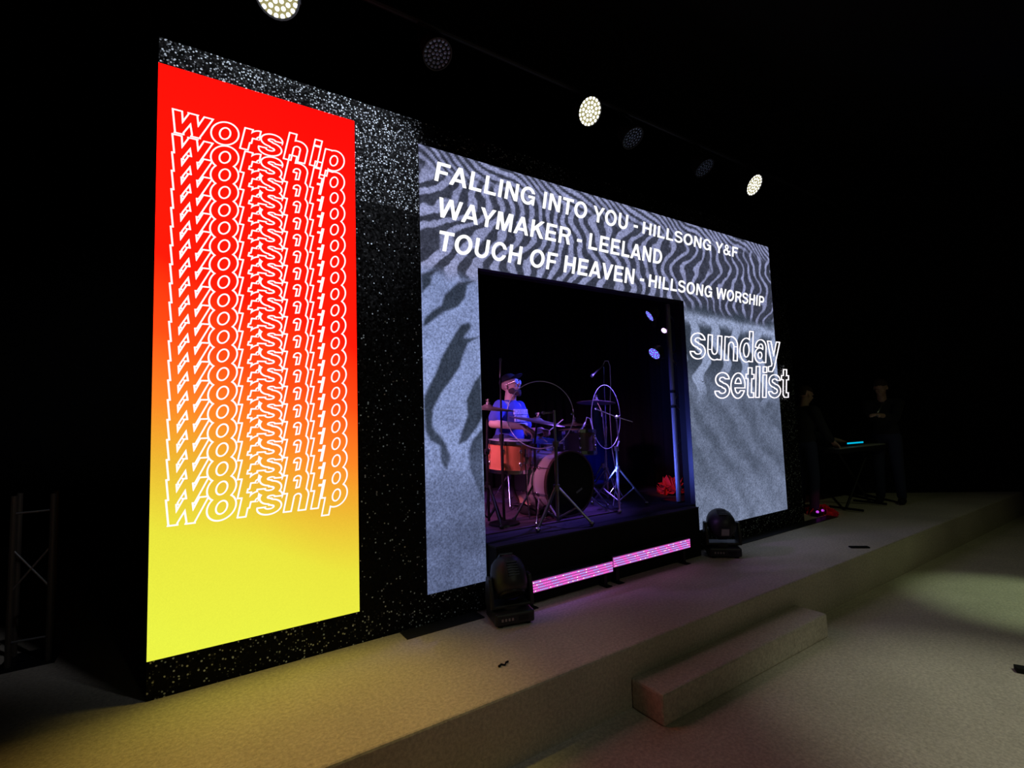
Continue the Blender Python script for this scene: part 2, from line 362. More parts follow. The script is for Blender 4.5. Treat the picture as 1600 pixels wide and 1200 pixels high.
def advance(s, track=0): return sum(GL[c][0] + track for c in s) - track
def place(s, x0, base, em, sx=1, track=0):
    """list of (glyph, x, base, em, sx)"""
    out = []; x = x0
    for c in s:
        if GL[c][1]: out.append((c, x, base, em, sx))
        x += (GL[c][0] + track) * em * sx / 1000
    return out
def field(gl, X, Z, skew):
    d = np.full(X.shape, 9.0)
    for c, x, b, em, sx in gl:
        k = (X[:, 0] > x - .12 * em - .03) & (X[:, 0] < x + GL[c][0] * em * sx / 1000 + .35 * em + .03)
        j = (Z[0] > b - .3 * em - .03) & (Z[0] < b + .8 * em + .03)
        if not k.any() or not j.any(): continue
        ix = np.ix_(k, j)
        u = (X[ix] - x - (Z[ix] - b) * skew) / (em * sx) * 1000; v = (Z[ix] - b) / em * 1000
        d[ix] = np.minimum(d[ix], GL[c][1](u, v) * em / 1000)
    return d
def clip_mesh(xs, zs, F, y):
    """polygons of the region F < 0 over a grid, edges interpolated"""
    verts = []; faces = []; cache = {}
    nx, nz = F.shape
    def vid(key, p):
        if key not in cache: cache[key] = len(verts); verts.append((p[0], y, p[1]))
        return cache[key]
    neg = F < 0
    any_ = neg[:-1, :-1] | neg[1:, :-1] | neg[1:, 1:] | neg[:-1, 1:]
    all_ = neg[:-1, :-1] & neg[1:, :-1] & neg[1:, 1:] & neg[:-1, 1:]
    # merge full cells in vertical runs
    for i in range(nx - 1):
        j = 0
        while j < nz - 1:
            if all_[i, j]:
                k = j
                while k + 1 < nz - 1 and all_[i, k + 1]: k += 1
                faces.append((vid((i, j), (xs[i], zs[j])), vid((i + 1, j), (xs[i + 1], zs[j])), vid((i + 1, k + 1), (xs[i + 1], zs[k + 1])), vid((i, k + 1), (xs[i], zs[k + 1]))))
                j = k + 1; continue
            if any_[i, j]:
                cs = [(i, j), (i + 1, j), (i + 1, j + 1), (i, j + 1)]; poly = []
                for q in range(4):
                    a, b = cs[q], cs[(q + 1) % 4]; fa, fb = F[a], F[b]
                    if fa < 0: poly.append(vid(a, (xs[a[0]], zs[a[1]])))
                    if (fa < 0) != (fb < 0):
                        t = fa / (fa - fb); key = ('e',) + (min(a, b) + max(a, b))
                        poly.append(vid(key, (xs[a[0]] + (xs[b[0]] - xs[a[0]]) * t, zs[a[1]] + (zs[b[1]] - zs[a[1]]) * t)))
                if len(poly) > 2: faces.append(tuple(poly))
            j += 1
    return verts, faces
def letters(gl, skew, y, cell=.003, band=None):
    x0 = min(g[1] for g in gl) - .06; x1 = max(g[1] + GL[g[0]][0] * g[3] * g[4] / 1000 for g in gl) + .14
    z0 = min(g[2] - .25 * g[3] for g in gl) - .02; z1 = max(g[2] + .75 * g[3] for g in gl) + .02
    xs = np.arange(x0, x1, cell); zs = np.arange(z0, z1, cell)
    X, Z = np.meshgrid(xs, zs, indexing='ij'); F = field(gl, X, Z, skew)
    if band: F = np.maximum(F - band[1], band[0] - F)
    return clip_mesh(xs, zs, F, y)

# ------------------------------------------------------------------ the setting
def struct(name, bm, m, **k):
    o = obj(name, bm, m, **k); o['kind'] = 'structure'; return o
WX0, WX1, WZ = -.157, 6.06, 3.41          # glitter wall
OX0, OX1, OZ1 = 1.755, 4.082, 2.421       # opening to the drum room
b = NB(); box(b, -6, -9, FZ - .1, 14, -1.0, FZ); floor = struct('floor', b, M['carpet'])
b = NB(); box(b, -5, -1.0, FZ - .05, 13, 5.5, 0)
stage = struct('stage', b, M['carpet'], bevel=.012)
b = NB(); box(b, 2.10, -1.225, FZ, 3.87, -1.0, -.165)
struct('stage_step', b, M['carpet'], bevel=.014)
b = NB(); box(b, -6, -9, 5.2, 14, 6, 5.3); struct('ceiling', b, M['black'])
b = NB(); box(b, -5.1, -9, FZ, -5, 6, 5.2); struct('wall_left', b, M['black'])
b = NB(); box(b, -5, 5.5, FZ, 14, 5.6, 5.2); struct('wall_back', b, M['black'])
# the right hand wall stands at an angle, closing off the end of the stage
p0 = Vector((9.15, .04, 0)); p1 = Vector((10.32, -1.02, 0)); dd = (p1 - p0).normalized(); nn = Vector((-dd.y, dd.x, 0)); nn = nn if nn.x > 0 else -nn
a = p0 - dd * 5.5; c = p1 + dd * 5
b = NB()
vs = [b.verts.new(q + Vector((0, 0, z))) for z in (FZ, 5.2) for q in (a, c, c + nn * .1, a + nn * .1)]
for f in ((0, 1, 2, 3), (7, 6, 5, 4), (0, 4, 5, 1), (1, 5, 6, 2), (2, 6, 7, 3), (3, 7, 4, 0)): b.faces.new([vs[k] for k in f])
struct('wall_right', b, M['black'])

# glitter wall: a carrying frame of covered panels, the screens hang in front of it
gw = NB(); T0, T1 = .0, .12
def gpanel(x0, z0, x1, z1, back=0): q = NB(); box(q, x0, T0 + back, z0, x1, T1, z1); return q
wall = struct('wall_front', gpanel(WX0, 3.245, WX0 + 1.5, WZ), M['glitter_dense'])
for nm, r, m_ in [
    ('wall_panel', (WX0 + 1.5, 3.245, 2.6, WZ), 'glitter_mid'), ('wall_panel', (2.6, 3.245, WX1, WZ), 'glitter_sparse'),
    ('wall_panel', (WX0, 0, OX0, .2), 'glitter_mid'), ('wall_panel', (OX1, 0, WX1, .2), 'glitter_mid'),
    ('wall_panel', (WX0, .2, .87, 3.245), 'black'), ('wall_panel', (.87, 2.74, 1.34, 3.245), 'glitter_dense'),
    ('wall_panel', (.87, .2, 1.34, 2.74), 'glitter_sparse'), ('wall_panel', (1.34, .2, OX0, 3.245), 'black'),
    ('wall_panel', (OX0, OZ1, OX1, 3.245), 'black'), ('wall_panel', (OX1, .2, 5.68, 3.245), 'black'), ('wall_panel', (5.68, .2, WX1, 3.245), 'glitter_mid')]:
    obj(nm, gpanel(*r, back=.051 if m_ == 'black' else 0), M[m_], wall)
# thin base plates under the wall
b = NB(); box(b, 1.12, -.13, 0, 1.66, -.002, .006); struct('trim_1', b, M['housing'])
b = NB(); box(b, 4.3, -.13, 0, 6.6, -.002, .006); struct('trim_2', b, M['housing'])
# drum room: pleated black curtains
def pleats(x0, y0, x1, y1, z0, z1, amp=.045, wave=.16):
    L = math.hypot(x1 - x0, y1 - y0); n = int(L / wave * 8); v = []; f = []
    nx, ny = -(y1 - y0) / L, (x1 - x0) / L
    for i in range(n + 1):
        t = i / n; a_ = amp * math.sin(t * L / wave * 2 * PI + 1.3 * math.sin(t * 9)) * (.6 + .4 * math.sin(t * 23))
        for z, k in ((z0, 1), ((z0 + z1) / 2, .9), (z1, .55)): v.append((x0 + (x1 - x0) * t + nx * a_ * k, y0 + (y1 - y0) * t + ny * a_ * k, z))
    for i in range(n):
        for j in range(2): q = i * 3 + j; f.append((q, q + 3, q + 4, q + 1))
    return v, f
for args, lab in [((.5, 2.62, 5.0, 2.62), 'black pleated curtain across the back of the drum room'),
                  ((4.9, .14, 4.9, 2.68), 'black pleated curtain on the right side of the drum room behind the truss'),
                  ((.6, .14, .6, 2.68), 'black pleated curtain on the left side of the drum room')]:
    o = obj('curtain', pleats(*args, 0, 3.35), M['curtain'], smooth=True); tag(o, lab, 'curtain')
    sm = o.modifiers.new('s', 'SOLIDIFY'); sm.thickness = .006
b = NB(); box(b, .5, .13, 3.36, 5.02, 2.7, 3.4); struct('drum_room_ceiling', b, M['black'])

# ------------------------------------------------------------------ red screen with stacked words
def lerp_ramp(t, stops):
    t = np.asarray(t); out = np.zeros(t.shape + (3,))
    ts = [s[0] for s in stops]
    for k in range(3): out[..., k] = np.interp(t, ts, [s[1][k] for s in stops])
    return out
def grid_display(name, xs, zs, colf, y, parent, m, keep=None):
    X, Z = np.meshgrid(xs, zs, indexing='ij'); nx, nz = X.shape
    V = np.stack([X.ravel(), np.full(X.size, y), Z.ravel()], 1)
    I = np.arange(nx * nz).reshape(nx, nz)
    Fq = np.stack([I[:-1, :-1].ravel(), I[1:, :-1].ravel(), I[1:, 1:].ravel(), I[:-1, 1:].ravel()], 1)
    if keep is not None:
        cx = (X[:-1, :-1] + X[1:, 1:]).ravel() / 2; cz = (Z[:-1, :-1] + Z[1:, 1:]).ravel() / 2
        Fq = Fq[keep(cx, cz)]
    me = bpy.data.meshes.new(name); me.from_pydata(V.tolist(), [], Fq.tolist()); me.update()
    ca = me.color_attributes.new('Col', 'FLOAT_COLOR', 'POINT')
    col = colf(X, Z).reshape(-1, 3); rgba = np.ones((len(col), 4), np.float32); rgba[:, :3] = col
    ca.data.foreach_set('color', rgba.ravel()); me.materials.append(m)
    o = bpy.data.objects.new(name, me); C.objects.link(o); o.parent = parent; return o
def red_cols(X, Z):
    t = Z + .42 * (X - .36) + .02 * np.sin(X * 9 + Z * 3)
    return lerp_ramp(t, [(.1, (.84, .90, .06)), (.62, (.84, .80, .05)), (.95, (.86, .50, .035)), (1.25, (1.0, .25, .02)), (1.6, (1.8, .08, .008)), (2.0, (2.4, .012, .003)), (3.4, (2.6, .004, .003))])
RX0, RX1, RZ0, RZ1 = -.158, .872, .188, 3.262
ts = thing('led_screen', 'tall narrow LED screen glowing red to yellow with stacked outline words', 'screen', (.357, 0, .188))
def wobj(name, bm, m, parent, **k): return obj(name, bm, m, parent, world=True, **k)
b = NB(); box(b, RX0, -.003, RZ0, RX1, .05, RZ1); wobj('cabinet', b, M['housing'], ts)
o = grid_display('display', np.linspace(RX0, RX1, 60), np.linspace(RZ0, RZ1, 170), red_cols, -.005, None, emit_vcol('screen_red', 1.0, .05, 260))
o.data.transform(Matrix.Translation((-.357, 0, -.188))); o.parent = ts
rows = [2.9, 2.9 - .139] + [2.9 - .139 - .1015 * (k + 1) for k in range(19)]
sh = (2.9 - .139 - .1015 * 19) - .83
gl_rows = [place('worship', -.112, z, .226, 1.0, 30) for z in rows]
# word rows: the first alone, the rest melt into one outline
v1 = letters(gl_rows[0], .2, -.0070, .0028, (.0, .0085))
o = wobj('lettering', v1, M['line'], ts)
allr = [g for r in gl_rows[1:] for g in r]
o = wobj('lettering', letters(allr, .2, -.0070, .0028, (.0, .0085)), M['line'], ts)

# ------------------------------------------------------------------ sand dune screen around the opening
rs = np.random.RandomState(3)
def vnoise(X, Z, s, seed):
    r = np.random.RandomState(seed); T = r.rand(256, 256)
    x = X * s; z = Z * s; xi = np.floor(x).astype(int); zi = np.floor(z).astype(int); fx = x - xi; fz = z - zi
    fx = fx * fx * (3 - 2 * fx); fz = fz * fz * (3 - 2 * fz)
    g = lambda a, c: T[a % 256, c % 256]
    return (g(xi, zi) * (1 - fx) * (1 - fz) + g(xi + 1, zi) * fx * (1 - fz) + g(xi, zi + 1) * (1 - fx) * fz + g(xi + 1, zi + 1) * fx * fz)
def fbm(X, Z, s, seed): return sum(vnoise(X, Z, s * 2**k, seed + k) / 2**k for k in range(4)) / 1.875
def polyd(X, Z, pts):
    """signed distance, inside negative"""
    d = np.full(X.shape, 9.0); ins = np.zeros(X.shape, bool); n = len(pts)
    for i in range(n):
        (x0, z0), (x1, z1) = pts[i], pts[(i + 1) % n]; ex, ez = x1 - x0, z1 - z0
        t = np.clip(((X - x0) * ex + (Z - z0) * ez) / (ex * ex + ez * ez + 1e-9), 0, 1)
        d = np.minimum(d, np.hypot(X - x0 - t * ex, Z - z0 - t * ez))
        c_ = ((z0 > Z) != (z1 > Z)); xx = x0 + (Z - z0) * ex / (ez if abs(ez) > 1e-9 else 1e-9); ins ^= c_ & (X < xx)
    return np.where(ins, -d, d)
DARKS = [
 [(1.33, 2.01), (1.38, 2.06), (1.45, 2.1), (1.48, 2.18), (1.59, 2.29), (1.76, 2.34), (1.67, 2.29), (1.64, 2.18), (1.59, 2.12), (1.48, 2.07), (1.35, 1.97), (1.31, 1.94)],
 [(1.55, 1.91), (1.6, 1.98), (1.67, 2.01), (1.69, 1.98), (1.62, 1.89), (1.75, 1.91), (1.66, 1.86), (1.62, 1.78), (1.59, 1.69), (1.53, 1.61), (1.44, 1.5), (1.38, 1.4), (1.37, 1.28), (1.42, 1.22), (1.47, 1.14), (1.5, 1.08), (1.47, 0.98), (1.43, 1.03), (1.42, 1.14), (1.35, 1.19), (1.32, 1.26), (1.31, 1.46), (1.34, 1.53), (1.4, 1.63), (1.45, 1.75), (1.5, 1.83)],
 [(1.76, 1.65), (1.7, 1.58), (1.63, 1.45), (1.64, 1.35), (1.59, 1.23), (1.56, 1.15), (1.63, 1.17), (1.72, 1.27), (1.76, 1.33)],
 [(1.76, 1.25), (1.67, 1.17), (1.64, 1.09), (1.65, 0.97), (1.69, 0.87), (1.75, 0.74)],
 [(1.31, 2.32), (1.44, 2.37), (1.39, 2.31), (1.38, 2.25), (1.31, 2.18)]]
def lin(c): c = np.array(c) / 255.; return np.where(c < .04045, c / 12.92, ((c + .055) / 1.055)**2.4)
def sm(a, b_, x): t = np.clip((x - a) / (b_ - a), 0, 1); return t * t * (3 - 2 * t)
def dune_cols(X, Z):
    n1 = fbm(X, Z, 3, 11); n2 = fbm(X, Z, 9, 31); n3 = fbm(X, Z, 40, 51)
    k = sm(1.0, 2.9, X)                                   # ripples turn upright towards the right
    u = (X - 1.3) * (.45 + .55 * k) - (Z - 2.4) * (.90 - .78 * k) + (.05 + .035 * k) * np.sin(Z * 9 + X * 2.2) + .03 * np.sin(Z * 23 - X * 6) + (.20 - .12 * k) * (n1 - .5) + .07 * (n2 - .5)
    freq = 6.9
    s = .5 + .5 * np.sin(u * freq * 2 * PI * .98)
    duty = .46 - .27 * sm(3.0, 4.6, X)
    rip = sm(1 - duty - .12, 1 - duty + .12, s + (n2 - .5) * .35)
    # finer cross ripples along the upper edge
    s2 = .5 + .5 * np.sin((X * .9 + Z * 1.6 + .09 * np.sin(X * 8)) * 2 * PI * 9 + (n1 - .5) * 9)
    top = sm(3.02, 3.14, Z + (n1 - .5) * .12 - .02 * np.sin(X * 11))
    rip = rip * (1 - top) + top * sm(.35, .6, s2 + (n2 - .5) * .5)
    ripz = sm(2.28, 2.42, Z + (n1 - .5) * .2)
    left = (X < 1.9)
    dark = np.full(X.shape, 9.0)
    Xw = X + (n2 - .5) * .02; Zw = Z + (n2 - .5) * .03
    for p in DARKS: dark = np.minimum(dark, polyd(Xw, Zw, p))
    dl = sm(.012, -.012, dark) * (1 - .35 * sm(1.3, .8, Z))
    leftv = 1 - dl
    # right column: crest with branching runnels, then soft slanting streaks
    xr = X - 4.1
    crest = np.exp(-((Z - 2.28 + .05 * xr - .06 * (n1 - .5)) / .055)**2) * (.5 + 1.0 * n3)
    wob = .07 * np.sin(Z * 8 + X * 2) + .05 * np.sin(Z * 19 + 1)
    run = .5 + .5 * np.cos((xr + (2.3 - Z) * -.12 + wob - .12) * 2 * PI / .36)
    run = sm(.52, .80, run + (n2 - .5) * .35) * sm(2.33, 2.22, Z) * sm(1.35, 1.75, Z + .15 * np.sin(X * 5))
    st = .5 + .5 * np.sin((xr * .75 + (Z - 1) * .65 + (n1 - .5) * .5) * 2 * PI / .33)
    streak = (.20 + .17 * st + .22 * (n2 - .5)) * sm(1.9, 1.5, Z) + .16 * sm(.9, .3, Z)
    right = np.clip(np.maximum(np.maximum(crest, run * .95), streak), 0, 1)
    rcol = lin((52, 60, 74)) + (lin((140, 152, 184)) - lin((52, 60, 74))) * right[..., None]
    bandz = sm(2.43, 2.33, Z)[..., None]
    lo = lin((54, 57, 72)); hi = lin((132, 137, 174)); hi2 = lin((124, 138, 182))
    rip = rip * (.70 + .6 * n2) + .10 * (n3 - .5)
    tcol = lo + (hi - lo) * rip[..., None]
    lcol = lin((48, 56, 72)) + (hi2 - lin((48, 56, 72))) * leftv[..., None]
    lcol = lcol * ((1 - .60 * sm(1.25, .6, Z) * (.6 + .8 * n1)) * (.75 + .5 * n2))[..., None]
    lowcol = np.where(left[..., None], lcol, rcol)
    col = tcol * ripz[..., None] + lowcol * (1 - ripz[..., None])
    midg = (1 - .0 * k)[..., None]
    return col * (.82 + .36 * n3)[..., None] * midg
SX0, SX1, SZ0, SZ1 = 1.311, 5.704, .19, 3.238
td = thing('led_screen', 'wide grey-blue LED screen of rippled sand framing the drum room, with white song titles', 'screen', (3.5, 0, .19))
b = NB()
for r in [(SX0, SZ0, OX0, SZ1), (OX0, OZ1, OX1, SZ1), (OX1, SZ0, SX1, SZ1)]: box(b, r[0], -.003, r[1], r[2], .05, r[3])
wobj('cabinet', b, M['housing'], td)
xs = np.unique(np.concatenate([np.arange(SX0, SX1, .0105), [OX0, OX1, SX1]])); zs = np.unique(np.concatenate([np.arange(SZ0, SZ1, .0105), [OZ1, SZ1]]))
o = grid_display('display', xs, zs, dune_cols, -.005, None, emit_vcol('screen_sand', 1.12, .40, 85), keep=lambda x, z: ~((x > OX0) & (x < OX1) & (z < OZ1)))
o.data.transform(Matrix.Translation((-3.5, 0, -.19))); o.parent = td
def line_text(parts):
    gl = []
    for s, x0, x1, base, cap in parts:
        em = cap / .72; sx = (x1 - x0) / (advance(s) * em / 1000); gl += place(s, x0, base, em, sx)
    return gl
L1 = [('FALLING INTO YOU -', 1.408, 3.475, 3.000, .146), ('HILLSONG Y&F', 3.52, 5.06, 3.006, .118)]
L2 = [('WAYMAKER - LEELAND', 1.430, 3.79, 2.742, .146)]
L3 = [('TOUCH OF HEAVEN -', 1.425, 3.520, 2.500, .146), ('HILLSONG WORSHIP', 3.565, 5.52, 2.502, .122)]
for L in (L1, L2, L3):
    for g in line_text(L): wobj('letter', letters([g], .2, -.008, .0035), M['text'], td)
# outline sign fixed in front of the screen's right edge
sg = thing('neon_sign', 'white outline word sign reading sunday setlist at the right edge of the sand screen', 'sign', (5.0, -.016, 1.46))
gl = place('sunday', 4.10, 1.855, .468, 1.0, 0) + place('setlist', 4.455, 1.462, .475, 1.04, 0)
for g in gl:
    vf = letters([g], .165, -.016, .004, (-.004, .0065))
    o = wobj('letter', vf, M['neon'], sg)
    q = o.modifiers.new('s', 'SOLIDIFY'); q.thickness = .008; q.offset = 0
for x in (4.3, 5.86):
    b = NB(); cyl(b, (x, -.018, 1.62), (x, -.004, 1.62), .004); wobj('spacer', b, M['housing'], sg)

# ------------------------------------------------------------------ drum riser, rug
RF = -.12
rt = thing('drum_riser', 'black carpeted drum riser standing in the opening between the screens', 'riser', (2.9, 0, 0))
b = NB(); box(b, 1.77, RF, RZ - .012, 3.97, .0, RZ); box(b, .75, .125, RZ - .035, 4.75, 2.45, RZ); box(b, 1.77, -.01, RZ - .035, 4.07, .13, RZ); wobj('deck', b, M['riser'], rt)
b = NB(); box(b, 1.772, RF + .002, 0, 3.968, -.0, RZ - .012); wobj('skirt', b, M['black'], rt)
b = NB(); box(b, .8, .14, 0, 4.7, 2.4, RZ - .036); wobj('platform_frame', b, M['black'], rt)
b = NB(); box(b, 1.78, .22, RZ + .001, 3.3, 2.2, RZ + .009); o = obj('rug', b, M['rug']); tag(o, 'dark patterned rug lying under the drum kit on the riser', 'rug')

# ------------------------------------------------------------------ LED bars in front of the riser
PINK = emit('led_pink', (1.3, .14, .75), 1.6); BLUE = emit('led_blue', (.34, .38, 1), 1.6); WHT = emit('led_white', (1, .7, .9), 2); DIFF = emit('bar_diffuser', (.50, .09, .42), .9)
def bar(pL0, pL1, pR0, pR1, lab, seed, blueish):
    y = -.20
    A0 = at(*pL0, y); A1 = at(*pL1, y); B0 = at(*pR0, y); B1 = at(*pR1, y)
    x0, x1 = A0.x, B0.x; zt = (A0.z + B0.z) / 2; zb = (A1.z + B1.z) / 2
    t = thing('led_bar', lab, 'light', ((x0 + x1) / 2, y, zb), 0)
    q = NB(); box(q, x0 - .008, y + .004, zb - .008, x1 + .008, RF + .01 - .002, zt + .008); wobj('housing', q, M['housing'], t, bevel=.004)
    q = NB(); box(q, x0, y - .001, zb, x1, y + .004, zt); wobj('diffuser', q, DIFF, t)
    q = NB(); r = random.Random(seed); n = int((x1 - x0) / .0145); rows_ = 4; h = (zt - zb) / rows_
    for i in range(n):
        for j in range(rows_):
            cx = x0 + (i + .5) * (x1 - x0) / n; cz = zb + (j + .5) * h
            ph = math.sin((i + j * 1.2) * 2 * PI / 9 + seed)
            mi = 1 if ph > (-.05 if not blueish else -.45) else 0
            if r.random() < .08: mi = 2
            f = q.faces.new([q.verts.new((cx + dx * .0045, y - .0022, cz + dz * .0055)) for dx, dz in ((-1, -.6), (1, -.6), (1, .6), (-1, .6))]); f.material_index = mi
    o = wobj('diodes', q, [PINK, BLUE, WHT], t); o['kind'] = 'stuff'
    for xx in (x0 + .06, x1 - .06):
        q = NB(); box(q, xx - .015, y + .02, 0.001, xx + .015, y + .05, zb - .008); box(q, xx - .03, y - .02, 0.001, xx + .03, y + .07, .006); wobj('foot', q, M['darksteel'], t)
bar((821, 912), (821, 929), (957, 877), (957, 894), 'pink glowing LED bar below the drum riser, the nearer of two', 1, False)
bar((958, 868), (958, 884), (1078, 845), (1078, 858), 'pink and pale blue LED bar below the drum riser, the farther of two', 4, True)

# ------------------------------------------------------------------ moving heads on the stage floor
def moving_head(x, y, rz, tilt, lab, s=1.0):
    t = thing('moving_head_light', lab, 'light', (x, y, 0), rz)
    def o_(n, bmm, m_, **k):
        bmm.transform(Matrix.Scale(s, 4)); return obj(n, bmm, m_, t, **k)
    q = NB(); box(q, -.128, -.112, .012, .128, .112, .085); o_('base', q, M['housing'], bevel=.014)
    q = NB(); box(q, .02, -.1155, .035, .085, -.111, .062); o_('display', q, M['blackhead'])
    q = NB(); [box(q, -.09 + k * .022, -.116, .04, -.078 + k * .022, -.111, .055) for k in range(4)]; o_('buttons', q, M['steel'])
    for sx in (-1, 1):
        for fy in (-.08, .08): q = NB(); cyl(q, (sx * .09, fy, 0), (sx * .09, fy, .014), .016); o_('foot', q, M['black'])
    q = NB(); cyl(q, (0, 0, .08), (0, 0, .105), .075, seg=28); o_('turntable', q, M['housing'])
    for sx in (-1, 1):
        q = NB()
        prof = [(-.07, .10), (.07, .10), (.06, .20), (.035, .28), (-.035, .28), (-.06, .20)]
        vsa = [q.verts.new((sx * .118, a_, c_)) for a_, c_ in prof]; vsb = [q.verts.new((sx * .144, a_, c_)) for a_, c_ in prof]
        q.faces.new(vsa); q.faces.new(vsb[::-1])
        for k in range(6): q.faces.new((vsa[k], vsa[(k + 1) % 6], vsb[(k + 1) % 6], vsb[k]))
        o_('yoke_arm', q, M['housing'], bevel=.008)
    q = NB(); box(q, -.144, -.065, .098, .144, .065, .118); o_('yoke_bridge', q, M['housing'], bevel=.006)
    R_ = Matrix.Translation((0, 0, .265)) @ Matrix.Rotation(tilt, 4, 'X')
    q = NB(); lathe(q, [(0, -.135), (.035, -.132), (.072, -.118), (.098, -.09), (.112, -.045), (.115, 0), (.112, .05), (.10, .085), (.084, .10), (0, .10)], R_, 28); o_('head', q, M['housing'], smooth=True)
    q = NB(); lathe(q, [(.082, .099), (.084, .112), (.07, .112), (.066, .102)], R_, 28); o_('lens_ring', q, M['darksteel'], smooth=True)
    q = NB(); lathe(q, [(0, .112), (.04, .110), (.07, .103)], R_, 28); o_('lens', q, M['blackhead'], smooth=True)
    q = NB(); box(q, -.045, -.045, -.142, .045, .045, -.126); q.transform(R_); o_('rear_panel', q, M['darksteel'], bevel=.004)
    q = NB(); box(q, -.030, -.030, -.1445, .030, .030, -.141); q.transform(R_); o_('rear_grille', q, M['steel'])
    for a_ in (0, PI):
        q = NB()
        for k in range(6):
            vs_ = box(q, -.035, -.118, -.06 + k * .016, .035, -.110, -.053 + k * .016)
        q.transform(R_ @ Matrix.Rotation(a_, 4, 'Z')); o_('vent', q, M['darksteel'])
    return t
moving_head(1.775, -.262, -.25, 2.55, 'black moving head light on the stage at the left end of the pink bars', 1.03)
moving_head(4.125, -.235, -.75, -1.25, 'black moving head light on the stage at the right end of the pink bars', 1.08)

# ------------------------------------------------------------------ truss uprights
def strut(q, a_, c_, r): cyl(q, a_, c_, r, seg=10)
tr = thing('truss_tower', 'silver lattice truss upright lit blue inside the right edge of the opening', 'truss', (4.2, .2, RZ))
ch = [Vector((4.05, .165, 0)), Vector((4.34, .165, 0)), Vector((4.42, .30, 0))]
for k in range(3):
    b = NB(); strut(b, ch[k] + Vector((0, 0, RZ + .01)), ch[k] + Vector((-.0, 0, 2.42)), .024); wobj('chord', b, M['alu'], tr)
z = RZ + .1; k = 0
while z < 2.2:
    for i, j in ((0, 1), (1, 2)):
        b = NB(); z1 = z + .21; A_, B_ = (ch[i], ch[j]) if k % 2 == 0 else (ch[j], ch[i])
        strut(b, A_ + Vector((0, 0, z)), B_ + Vector((0, 0, z1)), .009); wobj('brace', b, M['alu'], tr)
    z += .225; k += 1
for zz in (1.37, 1.52):
    b = NB(); cyl(b, ch[0] + Vector((0, 0, zz)), ch[0] + Vector((0, 0, zz + .025)), .031, seg=14); wobj('clamp', b, M['darksteel'], tr)
b = NB(); box(b, 4.0, .14, RZ, 4.46, .34, RZ + .012); wobj('base_plate', b, M['darksteel'], tr)

t2 = thing('truss_tower', 'short unlit lattice upright standing alone far left of the red screen', 'truss', (-.76, .9, 0))
pl = at(12, 1045, .918); pr_ = at(70, 1035, .889)
for bx, by in ((-.84, .918), (-.665, .889), (-.85, 1.09), (-.68, 1.07)):
    b = NB(); strut(b, (bx, by, 0), (bx, by, .96), .0145); wobj('chord', b, M['dull'], t2)
def seg2(a_, c_, r=.006):
    b = NB(); strut(b, a_, c_, r); wobj('brace', b, M['alu'], t2)
for zz in (.14, .86): seg2((-.84, .918, zz), (-.665, .889, zz + .005))
seg2((-.84, .918, .42), (-.665, .889, .66)); seg2((-.84, .918, .66), (-.665, .889, .42))
b = NB(); box(b, -.88, .85, 0, -.63, 1.13, .008); wobj('base_plate', b, M['darksteel'], t2)

# ------------------------------------------------------------------ round LED lamps
def led_can(loc, aim, R, depth, lensm, diodem, lab, group=None, n_rings=3, yoke=True, parent_top=None, bracket_up=True):
    t = thing('stage_lamp', lab, 'light', loc, 0, group)
    mt = orient(Vector(aim))
    q = NB(); lathe(q, [(0, -depth), (R * .55, -depth), (R * .8, -depth * .8), (R * .98, -.01), (R * 1.05, .012), (R * .96, .012), (R * .94, .0)], mt, 24); obj('can', q, M['housing'], t, smooth=False)
    q = NB(); lathe(q, [(0, .001), (R * .94, .0)], mt, 24); obj('lens', q, lensm, t)
    q = NB()
    for ri in range(n_rings + 1):
        cnt = 1 if ri == 0 else ri * 6
        for k_ in range(cnt):
            a_ = 2 * PI * k_ / cnt + ri * .3; rr = R * .86 * ri / n_rings
            lathe(q, [(0, .007), (R * .115, .004)], mt @ Matrix.Translation((rr * math.cos(a_), rr * math.sin(a_), 0)), 8, mi=(k_ + ri) % (len(diodem) if isinstance(diodem, list) else 1))
    o = obj('diodes', q, diodem, t); o['kind'] = 'stuff'
    s_ = mt.to_3x3() @ Vector((1, 0, 0)); s_.z = 0; s_.normalize(); up_ = Vector((0, 0, 1 if bracket_up else -1))
    c0 = mt.to_3x3() @ Vector((0, 0, -depth * .5))
    q = NB(); tube(q, [c0 + s_ * R * 1.15, c0 + s_ * R * 1.15 + up_ * R * 1.2, c0 + up_ * R * 1.45 + s_ * R * .7, c0 + up_ * R * 1.45 - s_ * R * .7, c0 - s_ * R * 1.15 + up_ * R * 1.2, c0 - s_ * R * 1.15], .008, 6); obj('yoke', q, M['darksteel'], t)
    q = NB(); cyl(q, c0 + up_ * R * 1.42, c0 + up_ * R * 2.1, .018); obj('clamp', q, M['darksteel'], t)
    return t
PY = -.15; PZ = 4.02
pp = NB(); cyl(pp, (-2, PY, PZ), (7.9, PY, PZ), .025, seg=12)
pipe = obj('lighting_pipe', pp, M['darksteel']); tag(pipe, 'dark horizontal lighting pipe hung above the glitter wall', 'pipe')
